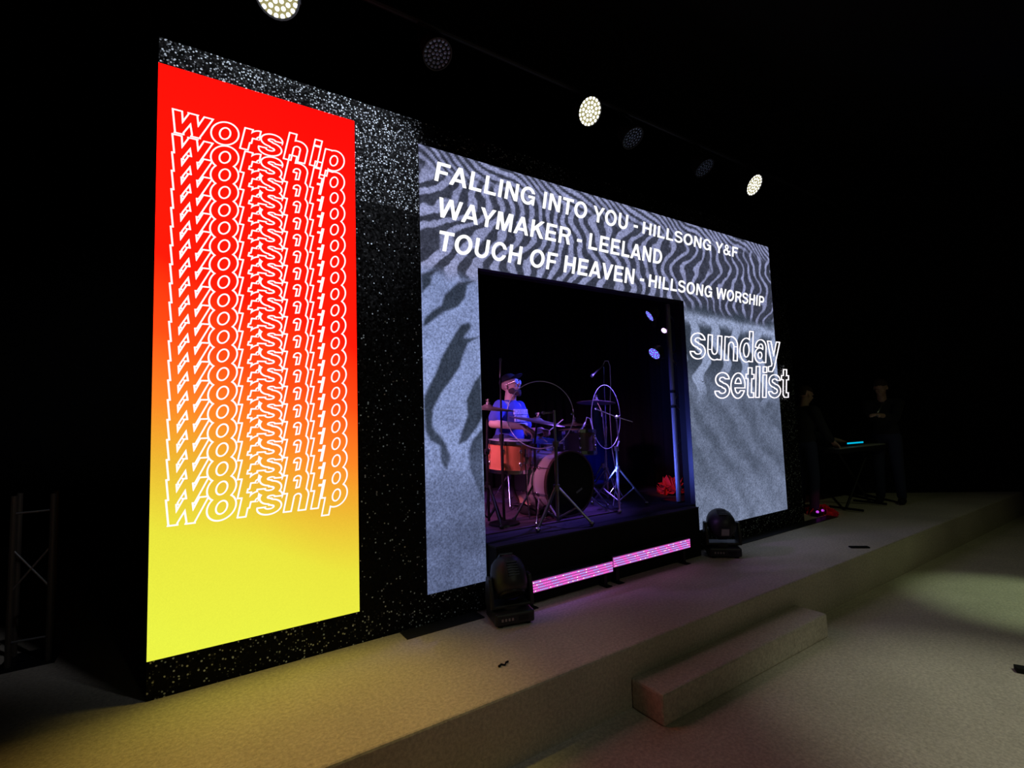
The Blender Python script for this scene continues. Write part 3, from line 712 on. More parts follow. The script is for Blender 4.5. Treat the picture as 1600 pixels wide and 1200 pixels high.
# lower the lamp on the pipe: lens centres at the pixels of the photograph
DIMD = mat('unlit_diode', (.25, .33, .5), .2, .3)
def pipe_lamp(px, py, lit, lab, R=.115):
    z = 3.78
    for _ in range(1): p = atz(px, py, z)
    p = at(px, py, PY - .03)
    aim = Vector((.0, -.8, -.6)) if lit else Vector((.1, -.55, -.85))
    led_can(p, aim, R, .16, M['lens'] if lit else M['blackhead'], [M['diode']] if lit else [DIMD], lab, 'lit lamps on the pipe' if lit == 2 else None)
    if lit:
        spot('lamp_beam', p + aim * .03, p + aim * 5, 4, (1, 1, .9), 60, .8)
    q = NB(); cyl(q, (p.x, PY, p.z + .18), (p.x, PY, PZ), .012)
    return p
pp1 = pipe_lamp(921, 174, 1, 'lit round white LED lamp above the middle of the glitter wall')
pp2 = pipe_lamp(1178, 289, 1, 'lit round white LED lamp above the right end of the glitter wall', .115)
pp3 = pipe_lamp(433, -8, 1, 'lit round LED lamp cut off by the top of the picture, left of the others')
pipe_lamp(683, 84, 0, 'unlit round stage lamp hanging nearest the lit lamp at the top edge', .10)
pipe_lamp(988, 215, 0, 'unlit round stage lamp just right of the middle lit lamp', .10)
pipe_lamp(1100, 262, 0, 'unlit round stage lamp just left of the right hand lit lamp', .10)
for i_, (q0) in enumerate([pp1, pp2, pp3]): pass

# small lamps by the truss inside the drum room
PUR = emit('par_violet', (.35, .12, 1), 1.3); PB = emit('par_blue', (.12, .3, 1), 2.5); PW = emit('par_pale', (.75, .55, 1), 4); PL = emit('par_lens', (.05, .04, .5), .8)
def par(px, py, y, aim, R, lab, mats, lensm=PL):
    p = at(px, py, y); led_can(p, aim, R, .09, lensm, mats, lab, None, 3, True, None, False)
par(1016, 493, .20, Vector((-1, .6, -.75)), .062, 'round violet LED lamp shining edge-on near the top of the blue lit truss', [PUR, PB])
par(1038, 516, .22, Vector((-.85, -.1, -.5)), .03, 'small pinkish lamp glowing against the upper truss chord', [PW], emit('par_pink', (1, .5, .9), 2))
par(1023, 552, .20, Vector((-1, .1, -.7)), .066, 'round blue-violet LED lamp facing out beside the truss, lowest of three', [PUR, PB])

# ------------------------------------------------------------------ drums
def drum(name, lab, cat, c, axis, R, L, shellm, lugs=8, headm=None, hoopm='chrome', backm=None):
    """c: centre of the playing head, axis points out of that head"""
    t = thing(name, lab, cat, c, 0); mt = orient(Vector(axis))
    q = NB(); lathe(q, [(R, -.008), (R, -L + .008), (R * .97, -L + .008), (R * .97, -.008), (R, -.008)], mt, 72); obj('shell', q, shellm, t, smooth=False)
    q = NB(); lathe(q, [(0, .002), (R * .96, .002), (R * 1.01, -.004)], mt, 40); obj('drum_head', q, headm or M['drumhead'], t)
    q = NB(); lathe(q, [(0, -L), (R * 1.0, -L)], mt, 40); obj('bottom_head', q, backm or M['drumhead'], t)
    for zz in (0, -L):
        q = NB(); lathe(q, [(R * 1.0, zz - .016), (R * 1.055, zz - .016), (R * 1.055, zz + .016), (R * 1.0, zz + .016), (R * 1.0, zz - .016)], mt, 40); obj('hoop', q, M[hoopm], t)
    for k_ in range(lugs):
        a_ = 2 * PI * (k_ + .3) / lugs; d_ = Vector((math.cos(a_), math.sin(a_), 0))
        q = NB()
        for zz in (-L * .28, -L * .72):
            ball(q, mt @ (d_ * R * 1.03 + Vector((0, 0, zz))), (.014, .014, .022), mt.to_3x3(), 8)
        obj('lug', q, M['chrome'], t, smooth=True)
        q = NB(); cyl(q, mt @ (d_ * R * 1.055 + Vector((0, 0, .018))), mt @ (d_ * R * 1.045 + Vector((0, 0, -L - .018))), .0035, seg=6); obj('tension_rod', q, M['chrome'], t)
    return t, mt
# bass drum
bc = Vector((2.79, .30, RZ + .295))
bax = Vector((.07, -1, 0))
bd, mt = drum('bass_drum', 'large bass drum with black front head facing the audience', 'drum', bc, bax, .272, .46, M['shell'], 8, M['blackhead'], 'darkshell')
for sx in (-1, 1):
    q = NB(); a0 = Vector((sx * .25, .12, -.1)); a1 = Vector((sx * .40, -.04, -.293)); cyl(q, a0, a1, .009); ball(q, a1 + Vector((0, 0, .008)), .014, seg=8); obj('spur', q, M['chrome'], bd)
q = NB(); box(q, .02, -.0065, -.115, .095, -.004, -.098)
q.transform(Matrix.Rotation(-.45, 4, 'Y')); obj('badge', q, M['steel'], bd)
# floor tom (sunburst)
ft, mt = drum('floor_tom', 'orange sunburst floor tom in front of the drummer, left of the bass drum', 'drum', at(797, 690, .68), Vector((.03, -.06, 1)), .195, .25, M['orange'], 8)
for k_ in range(3):
    a_ = 2 * PI * k_ / 3 + .6; q = NB(); d_ = Vector((math.cos(a_), math.sin(a_), 0)) * .215; zf = RZ + .02 - ft.location.z
    tube(q, [d_ + Vector((0, 0, -.06)), d_ + Vector((0, 0, -.45)), d_ * 1.12 + Vector((0, 0, zf))], .007); obj('leg', q, M['chrome'], ft)
    q = NB(); box(q, d_.x - .018, d_.y - .018, -.19, d_.x + .018, d_.y + .018, -.13); obj('leg_bracket', q, M['chrome'], ft)
q = NB(); ring(q, (.03, -.199, -.12), (0, -1, 0), .016, .003, 16, 6); obj('badge', q, M['darksteel'], ft)
# rack tom and snare
rk, mt = drum('rack_tom', 'dark lacquered rack tom with chrome hoops above the right of the bass drum', 'drum', at(904, 676, .55), Vector((.05, .10, 1)), .158, .20, M['darkshell'], 6)
sn, mt = drum('snare_drum', 'shallow snare drum between the drummer and the bass drum', 'drum', at(862, 694, .86), Vector((.0, -.05, 1)), .17, .13, M['chrome'], 8)
# snare stand / tom mount
def tripod(t, base, hubz, n=3, rad=.28, m_='chrome', r=.011, rot=0, footz=None):
    fz = (RZ + .010) if footz is None else footz
    for k_ in range(n):
        a_ = rot + 2 * PI * k_ / n; d_ = Vector((math.cos(a_), math.sin(a_), 0)); q = NB()
        top = Vector((base[0], base[1], hubz)) + d_ * .02; ft_ = Vector((base[0], base[1], fz + .012)) + d_ * rad
        cyl(q, top, ft_, r * .8, seg=8); ball(q, ft_, r * 1.5, seg=8)
        mid = top.lerp(ft_, .55); cyl(q, mid, (base[0], base[1], fz + .05), r * .6, seg=6)
        wobj('leg', q, M[m_], t)
    q = NB(); cyl(q, (base[0], base[1], hubz - .02), (base[0], base[1], hubz + .03), r * 1.9); wobj('hub', q, M[m_], t)
ss = thing('snare_stand', 'low chrome basket stand under the snare drum', 'stand', (sn.location.x, sn.location.y, RZ))
b = NB(); cyl(b, (sn.location.x, sn.location.y, RZ + .03), (sn.location.x, sn.location.y, sn.location.z - .19), .012); wobj('tube', b, M['chrome'], ss)
tripod(ss, (sn.location.x, sn.location.y), RZ + .22, 3, .2, rot=.4)
for k_ in range(3):
    a_ = k_ * 2 * PI / 3; q = NB(); c0 = Vector((sn.location.x, sn.location.y, sn.location.z - .18)); d_ = Vector((math.cos(a_), math.sin(a_), 0))
    tube(q, [c0, c0 + d_ * .17, c0 + d_ * .19 + Vector((0, 0, .035))], .006); wobj('basket_arm', q, M['chrome'], ss)
# tom mount post on a stand at the right
tm = thing('tom_stand', 'chrome tom stand carrying the dark rack tom right of the bass drum', 'stand', (3.20, .62, RZ))
rl = rk.location
b = NB(); cyl(b, (3.24, .66, RZ + .03), (3.24, .66, rl.z - .02), .013); wobj('tube', b, M['chrome'], tm)
b = NB(); tube(b, [(3.24, .66, rl.z - .03), (3.2, .63, rl.z - .05), (rl.x + .12, rl.y + .06, rl.z - .09)], .010); wobj('arm', b, M['chrome'], tm)
tripod(tm, (3.24, .66), RZ + .3, 3, .25, rot=1.0)

# cymbals, each a thing of its own on its stand
def cymbal(name, lab, c, R, axis, m_='brass'):
    t = thing(name, lab, 'cymbal', c, 0); mt = orient(Vector(axis))
    q = NB(); lathe(q, [(.006, .030), (R * .12, .026), (R * .2, .012), (R * .24, .010), (R * .6, .002), (R, -.010), (R, -.0115), (R * .6, .0005), (R * .24, .0085), (R * .19, .011), (R * .12, .0245), (.006, .0285)], mt, 40); obj('plate', q, M[m_], t, smooth=True)
    q = NB(); cyl(q, mt @ Vector((0, 0, .03)), mt @ Vector((0, 0, .048)), .018); obj('felt', q, M['mic'], t)
    q = NB(); cyl(q, mt @ Vector((0, 0, .048)), mt @ Vector((0, 0, .075)), .011); box(q, -.02, -.004, .055, .02, .004, .072); obj('wing_nut', q, M['chrome'], t)
    return t
def stand(name, lab, base, segs, hub=.33, rad=.3, rot=0, m_='steel', r=.012):
    t = thing(name, lab, 'stand', (base[0], base[1], RZ))
    b = NB(); pts = [Vector((base[0], base[1], RZ + .04))] + [Vector(p) for p in segs]
    for i_, (p_, q_) in enumerate(zip(pts, pts[1:])): cyl(b, p_, q_, r * (1 - .2 * i_), seg=10)
    wobj('tube', b, M[m_], t)
    for p_ in pts[1:-1]:
        b = NB(); cyl(b, p_ - Vector((0, 0, .025)), p_ + Vector((0, 0, .02)), r * 1.9); cyl(b, p_ + Vector((-.03, -.02, 0)), p_ + Vector((.035, .02, 0)), .007); wobj('clamp', b, M[m_], t)
    tripod(t, base, RZ + hub, 3, rad, m_, r, rot)
    return t
cL = at(762, 637, .5)
cymbal('crash_cymbal', 'bronze crash cymbal at the left, half hidden by the sand screen', cL, .23, Vector((.06, -.12, 1)), 'cymdark')
stand('cymbal_stand', 'cymbal stand at the left edge of the opening beside the floor tom', (cL.x - .02, cL.y), [(cL.x - .02, cL.y, 1.05), (cL.x, cL.y, cL.z + .04)], rad=.2, rot=.5, m_='darksteel')
cR = at(840, 657, .62)
cymbal('ride_cymbal', 'broad bronze ride cymbal in front of the drummer', cR, .26, Vector((.15, -.17, 1)), 'cymdark')
stand('cymbal_stand', 'chrome stand under the ride cymbal behind the floor tom', (cR.x - .16, .46), [(cR.x - .16, .46, 1.07), (cR.x, cR.y, cR.z + .04)], hub=.3, rad=.22, rot=.9, m_='darksteel')
cH = at(897, 663, .95)
cymbal('hi_hat_cymbal', 'upper hi-hat cymbal lit pink beside the rack tom', cH, .17, Vector((0, 0, 1)))
h2 = cymbal('hi_hat_cymbal', 'lower hi-hat cymbal lit pink right beneath its twin', cH - Vector((0, 0, .045)), .17, Vector((0, 0, 1)))
stand('hi_hat_stand', 'slim chrome hi-hat stand behind the rack tom', (cH.x, cH.y), [(cH.x, cH.y, .95), (cH.x, cH.y, cH.z + .16)], hub=.25, rad=.2, m_='chrome', r=.008)
cC = at(931, 628, .72)
cymbal('crash_cymbal', 'bright crash cymbal high at the right of the drum kit', cC, .20, Vector((.10, .03, 1)))
stand('cymbal_stand', 'tall boom cymbal stand right of the kit under the bright crash', (3.58, .66), [(3.58, .66, 1.0), (3.56, .66, 1.33), (cC.x, cC.y, cC.z + .04)], hub=.32, rad=.26, rot=.2, m_='chrome', r=.011)
# boom bar crossing that stand
bs = thing('boom_arm', 'thin chrome boom slanting across the right hand clear disc', 'stand', at(931, 640, .55))
b = NB(); tube(b, [at(931, 639, .55), at(962, 651, .5), at(988, 659, .46)], .006); ball(b, at(931, 639, .55), .014, seg=8); ball(b, at(963, 652, .5), .02, seg=8); wobj('bar', b, M['chrome'], bs)
b = NB(); p_ = at(967, 690, .45); cyl(b, at(963, 652, .5), p_, .007); wobj('drop', b, M['chrome'], bs)
st_ = stand('percussion_stand', 'dark tripod stand at the right holding the clear disc', (3.43, .36), [(3.43, .36, 1.0), tuple(p_)], hub=.36, rad=.3, rot=-.25, m_='steel', r=.012)
# near stand in front of the bass drum with small clip microphone
ns = stand('microphone_stand', 'grey tripod stand directly in front of the bass drum', (2.50, .12), [(2.51, .12, 1.10), tuple(at(866, 641, .14))], hub=.30, rad=.27, rot=-.75, m_='steel', r=.014)
# clear discs
def disc(lab, c, nrm, R):
    t = thing('clear_disc', lab, 'shield', c)
    q = NB(); lathe(q, [(0, .0015), (R, .0015), (R, -.0015), (0, -.0015)], orient(nrm), 64); obj('sheet', q, M['clear'], t)
    q = NB(); ring(q, (0, 0, 0), nrm, R, .0035, 72, 6); obj('rim', q, M['rim'], t)
    q = NB(); cyl(q, orient(nrm) @ Vector((R * .97, 0, -.012)), orient(nrm) @ Vector((R * .97, 0, .012)), .012); obj('clip', q, M['chrome'], t)
c1 = at(844.5, 648, .30); disc('large clear round acrylic disc in front of the drummer', c1, Vector((-.45, -.89, 0)), .285)
c2 = at(947.5, 651, .52); disc('upright clear oval-looking acrylic disc at the right of the drum kit', c2, Vector((.34, -.94, 0)), .315)

# ------------------------------------------------------------------ microphones and their stands
def mic(lab, p0, p1, r=.02):
    p0 = Vector(p0); p1 = Vector(p1); t = thing('microphone', lab, 'microphone', p0); q = NB(); d = p1 - p0
    mt = orient(-d)
    lathe(q, [(0, r * 1.2), (r * .7, r * .95), (r, 0), (r * .85, -r), (r * .65, -r * 1.3)], mt, 14); obj('grille', q, M['mic'], t, smooth=True)
    q = NB(); lathe(q, [(r * .65, -r * 1.3), (r * .45, -d.length), (0, -d.length)], mt, 14); obj('body', q, M['steel'], t, smooth=True)
    return t
ms = thing('microphone_stand', 'tall slim black microphone stand with round base, left of the drum kit', 'stand', (2.19, .44, RZ))
mb = Vector((2.19, .44, RZ)); mtop = at(782, 590, .44)
b = NB(); lathe(b, [(0, .03), (.04, .028), (.125, .014), (.13, 0), (0, 0)], Matrix.Translation(mb + Vector((0, 0, .009))), 32); wobj('base', b, M['darksteel'], ms)
b = NB(); cyl(b, mb + Vector((0, 0, .03)), (mb.x, mb.y, 1.15), .012); cyl(b, (mb.x, mb.y, 1.15), (mtop.x, mb.y, mtop.z), .008); wobj('tube', b, M['darksteel'], ms)
b = NB(); cyl(b, (mb.x, mb.y, 1.13), (mb.x, mb.y, 1.19), .02); wobj('clutch', b, M['darksteel'], ms)
mic('upright microphone at the top of the slim black stand', at(782, 562, .44), at(781, 590, .44), .013)
os_ = thing('microphone_stand', 'tall stand with overhead microphone behind the right hand clear disc', 'stand', (3.60, .86, RZ))
ob = Vector((3.72, .86, RZ)); otop = at(943, 573, .80)
b = NB(); cyl(b, ob + Vector((0, 0, .04)), (otop.x, otop.y, 1.2), .011); cyl(b, (otop.x, otop.y, 1.2), otop, .007); wobj('tube', b, M['chrome'], os_)
tripod(os_, (ob.x, ob.y), RZ + .34, 3, .24, 'chrome', .010, .7)
mic('overhead microphone angled down at the top of the tall right stand', at(925, 587, .72), at(942, 571, .80), .018)
b = NB(); tube(b, [at(942, 571, .80), at(945, 564, .8), at(950, 564, .8), at(953, 572, .8), at(954, 600, .8), at(953, 650, .8), at(956, 700, .8), at(964, 745, .7), atz(958, 790, RZ + .02)], .0045, 8)
o = obj('cable', b, M['rim'], smooth=True); tag(o, 'pale microphone cable hanging down behind the right hand disc', 'cable')
b = NB(); tube(b, [at(913, 667, .5), at(917, 652, .5), at(922, 654, .5), at(926, 670, .5), at(929, 690, .5), at(930, 700, .5)], .0045, 8)
o = obj('cable', b, M['rim'], smooth=True); tag(o, 'short looped cable of the clip microphone on the rack tom', 'cable')
mic('small clip microphone over the rack tom', at(908, 672, .5), at(914, 660, .5), .014)
mic('small black microphone pointing left on top of the near grey stand', at(849, 645, .16), at(864, 644.5, .14), .014)

# pedal
pd = thing('bass_pedal', 'small metal bass drum pedal behind the bass drum', 'pedal', (2.72, .86, RZ + .01))
b = NB(); box(b, -.05, .0, .0, .05, .26, .012); wob = obj('base_plate', b, M['steel'], pd)
b = NB(); vs_ = box(b, -.04, .02, .04, .04, .24, .05); [setattr(v, 'co', v.co + Vector((0, 0, -.12 * (v.co.y - .02)))) for v in vs_]; obj('footboard', b, M['chrome'], pd)
for sx in (-.05, .05):
    b = NB(); cyl(b, (sx, .02, .0), (sx, .02, .14), .007); obj('post', b, M['chrome'], pd)
b = NB(); cyl(b, (-.05, .02, .14), (.05, .02, .14), .006); cyl(b, (0, .02, .14), (0, .06, .26), .004); ball(b, (0, .06, .27), .022, seg=10); obj('beater', b, M['chrome'], pd)

# ------------------------------------------------------------------ people
def cap_(q, a_, c_, r0, r1):
    cyl(q, a_, c_, r0, r1, seg=16); ball(q, a_, r0, seg=14); ball(q, c_, r1, seg=14)
def head_shape(q, mt):
    """mt: head frame, -Y face forward, Z up, origin at head centre; head about 0.23 high"""
    def e(c, r, rot=None):
        v = ball(q, (0, 0, 0), 1, None, 18)
        for x in v: x.co = mt @ (Vector(c) + (rot @ Vector((x.co.x * r[0], x.co.y * r[1], x.co.z * r[2])) if rot else Vector((x.co.x * r[0], x.co.y * r[1], x.co.z * r[2]))))
    e((0, .012, .035), (.076, .095, .082))          # skull
    e((0, -.022, -.03), (.062, .068, .078))         # face
    e((0, -.045, -.085), (.036, .036, .028))        # chin
    e((0, -.100, -.010), (.012, .016, .024))        # nose
    e((0, -.108, -.024), (.015, .012, .010))
    e((0, -.080, .030), (.052, .016, .012))         # brow
    for s_ in (-1, 1):
        e((s_ * .078, .012, -.008), (.009, .018, .03)) # ears
        e((s_ * .036, -.070, -.020), (.020, .020, .018)) # cheeks
        e((s_ * .014, -.088, -.052), (.014, .010, .0065)) # mouth
def hand(q, wrist, fdir, palmn, curl=.9, s=1.0, thumb_side=1):
    """palm with five bent fingers; fdir finger direction, palmn normal of the palm (fingers curl towards it)"""
    f = Vector(fdir).normalized(); n_ = Vector(palmn).normalized(); n_ = (n_ - f * n_.dot(f)).normalized(); sd = f.cross(n_)
    w0 = Vector(wrist)
    for k_ in range(4):
        cap_(q, w0 + f * .01 + sd * (k_ - 1.5) * .012, w0 + f * .085 * s + sd * (k_ - 1.5) * .020, .016, .012)
    Ls = [.072, .082, .076, .060]
    for k_ in range(4):
        b0 = w0 + f * .088 * s + sd * (k_ - 1.5) * .021; d = f; L_ = Ls[k_]
        for j, (fr, cu) in enumerate(((.45, .45), (.32, 1.0), (.23, 1.0))):
            ang = curl * cu; ax = f.cross(n_)
            d = (Matrix.Rotation(-ang if (Matrix.Rotation(-.1, 3, ax) @ f).dot(n_) > 0 else ang, 3, ax) @ d).normalized()
            b1 = b0 + d * L_ * fr; cap_(q, b0, b1, .0095 - .001 * j, .0088 - .001 * j); b0 = b1
    t0 = w0 + f * .025 + sd * thumb_side * .024; t1 = t0 + (f * .7 + sd * thumb_side * .6 + n_ * .4).normalized() * .042; t2_ = t1 + (f * .8 + n_ * .6 - sd * thumb_side * .1).normalized() * .032
    cap_(q, t0, t1, .014, .011); cap_(q, t1, t2_, .011, .009)
def look(fwd, up=(0, 0, 1)):
    y_ = -Vector(fwd).normalized(); x_ = y_.cross(Vector(up)).normalized(); z_ = x_.cross(y_)
    return Matrix(((x_.x, y_.x, z_.x), (x_.y, y_.y, z_.y), (x_.z, y_.z, z_.z))).to_4x4()

# drummer
HC = at(798, 603, 1.08)                      # head centre
Fd = Vector((.38, -.92, 0)).normalized(); Rd = Vector((Fd.y, -Fd.x, 0))      # his forward, his right
neck = HC + Vector((0, 0, -.13)) - Fd * .015
chest = neck + Vector((0, 0, -.20)); belly = neck + Vector((0, 0, -.40)) - Fd * .02
seat_z = RZ + .52
pelvis = Vector((belly.x, belly.y, seat_z + .12)) - Fd * .03
SR = neck + Rd * .178 + Vector((0, 0, -.075)); SL = neck - Rd * .165 + Vector((0, 0, -.075))
ER = at(770, 662, .99); WR = at(818, 667, .72)
EL = SL - Rd * .06 + Fd * .06 + Vector((0, 0, -.27)); WL = at(846, 672, .80)
KR = pelvis + Fd * .34 + Rd * .30 + Vector((0, 0, -.06)); KL = pelvis + Fd * .34 - Rd * .30 + Vector((0, 0, -.06))
AR = Vector((KR.x, KR.y, RZ + .10)) + Fd * .03; AL = Vector((KL.x, KL.y, RZ + .10)) + Fd * .03
dr = thing('person', 'seated drummer in a blue printed t-shirt, dark cap and glasses, looking up', 'person', (pelvis.x, pelvis.y, RZ))
gz = Vector((.40, -.88, .30)).normalized(); hm = Matrix.Translation(HC) @ look(gz)
q = NB(); head_shape(q, hm)
cap_(q, neck + Vector((0, 0, -.05)), HC + Vector((0, 0, -.05)), .062, .056)
cap_(q, neck + Vector((0, 0, -.09)) + Rd * .09, neck + Vector((0, 0, -.09)) - Rd * .09, .065, .065)
ball(q, chest, (.15, .11, .18), look(Fd).to_3x3()); ball(q, belly, (.15, .12, .16), look(Fd).to_3x3()); ball(q, pelvis, (.16, .13, .12), look(Fd).to_3x3())
cap_(q, SR, ER, .052, .042); cap_(q, ER, WR, .043, .028); cap_(q, SL, EL, .052, .042); cap_(q, EL, WL, .043, .028)
hand(q, WR, (WR - ER).normalized() + Vector((0, 0, -.45)), Vector((.2, .1, -1)), .75, 1, -1); hand(q, WL, (WL - EL).normalized() + Vector((0, 0, -.15)), Vector((0, .1, -1)), .75, 1, 1)
for K_, A_ in ((KR, AR), (KL, AL)):
    sgn = 1 if K_ is KR else -1
    cap_(q, pelvis + Rd * sgn * .09, K_, .085, .06); cap_(q, K_, A_, .058, .036); cap_(q, A_, A_ + Fd * .13 + Vector((0, 0, -.05)), .036, .026)
remesh('body', q, M['skin'], dr, .0062, 2, world=True)
q = NB()
ball(q, chest, (.168, .130, .20), look(Fd).to_3x3()); ball(q, belly, (.165, .15, .20), look(Fd).to_3x3())
cap_(q, neck + Vector((0, 0, -.10)) + Rd * .12, neck + Vector((0, 0, -.10)) - Rd * .11, .060, .060)
cap_(q, SR, SR.lerp(ER, .72), .066, .066); cap_(q, SL, SL.lerp(EL, .72), .062, .064)
cap_(q, neck + Vector((0, 0, -.07)), neck + Vector((0, 0, -.1)), .085, .09)
remesh('shirt', q, M['shirt'], dr, .010, 3, world=True)
# print on the chest: blocky pale lettering marks
fr = look(Fd); cc = chest + Fd * .135 + Rd * .0 + Vector((0, 0, .015)); q = NB(); r_ = random.Random(4)
for row, (zz, hh) in enumerate(((.05, .05), (-.015, .065), (-.075, .03))):
    x_ = -.125 + .01 * row
    while x_ < .110 - .01 * row:
        wd = .020 + r_.random() * .010; mid = x_ + wd / 2
        mm = Matrix.Translation(cc + fr.to_3x3() @ Vector((mid, .72 * mid**2, zz))) @ fr; st_w = .0038
        strokes = [(-wd * .4, -hh / 2, -wd * .4 + 2 * st_w, hh / 2)]
        kind_ = r_.randrange(4)
        if kind_ in (0, 1): strokes.append((wd * .4 - 2 * st_w, -hh / 2, wd * .4, hh / 2))
        if kind_ in (1, 2): strokes.append((-wd * .4, hh / 2 - .008, wd * .4, hh / 2))
        if kind_ in (2, 3): strokes.append((-wd * .4, -hh / 2, wd * .4, -hh / 2 + .008))
        if kind_ in (0, 3): strokes.append((-wd * .4, -.004, wd * .4, .004))
        for a_ in strokes:
            for v in box(q, a_[0], -.006, a_[1], a_[2], .006, a_[3]): v.co = mm @ v.co
        x_ += wd + .003
wobj('shirt_print', q, M['print'], dr)
q = NB()
ball(q, pelvis, (.185, .155, .13), look(Fd).to_3x3())
for sgn, K_ in ((1, KR), (-1, KL)): cap_(q, pelvis + Rd * sgn * .09, K_, .105, .085); cap_(q, K_, K_ + Vector((0, 0, -.10)), .082, .078)
remesh('shorts', q, M['jeans'], dr, .012, 3, world=True)
for A_ in (AR, AL):
    q = NB(); ball(q, A_ + Fd * .07 + Vector((0, 0, -.05)), (.05, .145, .052), look(Fd).to_3x3()); ball(q, A_ + Vector((0, 0, -.02)), .052); remesh('shoe', q, M['capcloth'], dr, .01, 2, world=True)
# beard, cap, glasses in the head frame
q = NB()
def he(q, c, r): v = ball(q, (0, 0, 0), 1, None, 16); [setattr(x, 'co', hm @ (Vector(c) + Vector((x.co.x * r[0], x.co.y * r[1], x.co.z * r[2])))) for x in v]
he(q, (0, -.054, -.088), (.046, .038, .034)); he(q, (.050, -.022, -.060), (.016, .040, .032)); he(q, (-.050, -.022, -.060), (.016, .040, .032)); he(q, (.03, -.04, -.082), (.026, .034, .028)); he(q, (-.03, -.04, -.082), (.026, .034, .028)); he(q, (0, -.060, -.112), (.030, .026, .022)); he(q, (0, -.091, -.042), (.028, .009, .005))
remesh('beard', q, M['hair'], dr, .005, 2, world=True)
q = NB(); v = ball(q, (0, 0, 0), 1, None, 22)
bmesh.ops.delete(q, geom=[x for x in v if x.co.z < -.05], context='VERTS')
for x in q.verts: x.co = hm @ Vector((x.co.x * .086, .012 + x.co.y * .104, .048 + x.co.z * .082))
o = wobj('cap', q, M['capcloth'], dr, smooth=True); sd_ = o.modifiers.new('s', 'SOLIDIFY'); sd_.thickness = .004
q = NB(); n_ = 12; top = []; bot = []
for k_ in range(n_ + 1):
    a_ = PI * k_ / n_; x_ = math.cos(a_) * .068; y_ = -.075 - math.sin(a_) * .085
    top.append(((x_, y_, .062 + .012 * math.sin(a_))), ); bot.append((x_, -.070, .056))
for k_ in range(n_):
    vs_ = [q.verts.new(hm @ Vector(c_)) for c_ in (top[k_], top[k_ + 1], bot[k_ + 1], bot[k_])]; q.faces.new(vs_)
o = wobj('cap_brim', q, M['capcloth'], dr); sd_ = o.modifiers.new('s', 'SOLIDIFY'); sd_.thickness = .005
q = NB()
for s_ in (-1, 1):
    ring(q, hm @ Vector((s_ * .033, -.101, .008)), hm.to_3x3() @ Vector((s_ * .12, -1, 0)), .023, .0022, 20, 6)
    cyl(q, hm @ Vector((s_ * .056, -.098, .012)), hm @ Vector((s_ * .083, .02, .012)), .0018, seg=6)
cyl(q, hm @ Vector((-.011, -.102, .012)), hm @ Vector((.011, -.102, .012)), .0018, seg=6)
wobj('glasses', q, M['chrome'], dr)
q = NB()
for s_ in (-1, 1): lathe(q, [(0, .001), (.022, .0)], Matrix.Translation(hm @ Vector((s_ * .033, -.101, .008))) @ orient(hm.to_3x3() @ Vector((s_ * .12, -1, 0))), 16)
wobj('lenses', q, M['glass'], dr)
# sticks
for lab, wst, el, tip in (('wooden drumstick in the right hand of the drummer', WR, ER, at(851, 688, .72)), ('wooden drumstick in the left hand of the drummer', WL, EL, at(868, 665, .72))):
    h_ = wst + (wst - el).normalized() * .095 + Vector((0, 0, -.04)); d_ = (tip - h_).normalized()
    q = NB(); cyl(q, h_ - d_ * .10, h_ + d_ * .26, .0075, .005, seg=8); ball(q, h_ + d_ * .265, .0065, seg=8); o = obj('drumstick', q, M['wood']); tag(o, lab, 'drumstick')
th = thing('drum_throne', 'round black padded stool under the seated drummer', 'stool', (pelvis.x, pelvis.y, RZ))
b = NB(); lathe(b, [(0, 0), (.15, 0), (.17, .02), (.17, .05), (.14, .07), (0, .07)], Matrix.Translation((pelvis.x, pelvis.y, seat_z - .08)), 28); wobj('seat', b, M['black'], th, smooth=True)
b = NB(); cyl(b, (pelvis.x, pelvis.y, RZ + .05), (pelvis.x, pelvis.y, seat_z - .07), .016); wobj('post', b, M['chrome'], th); tripod(th, (pelvis.x, pelvis.y), RZ + .3, 3, .22)

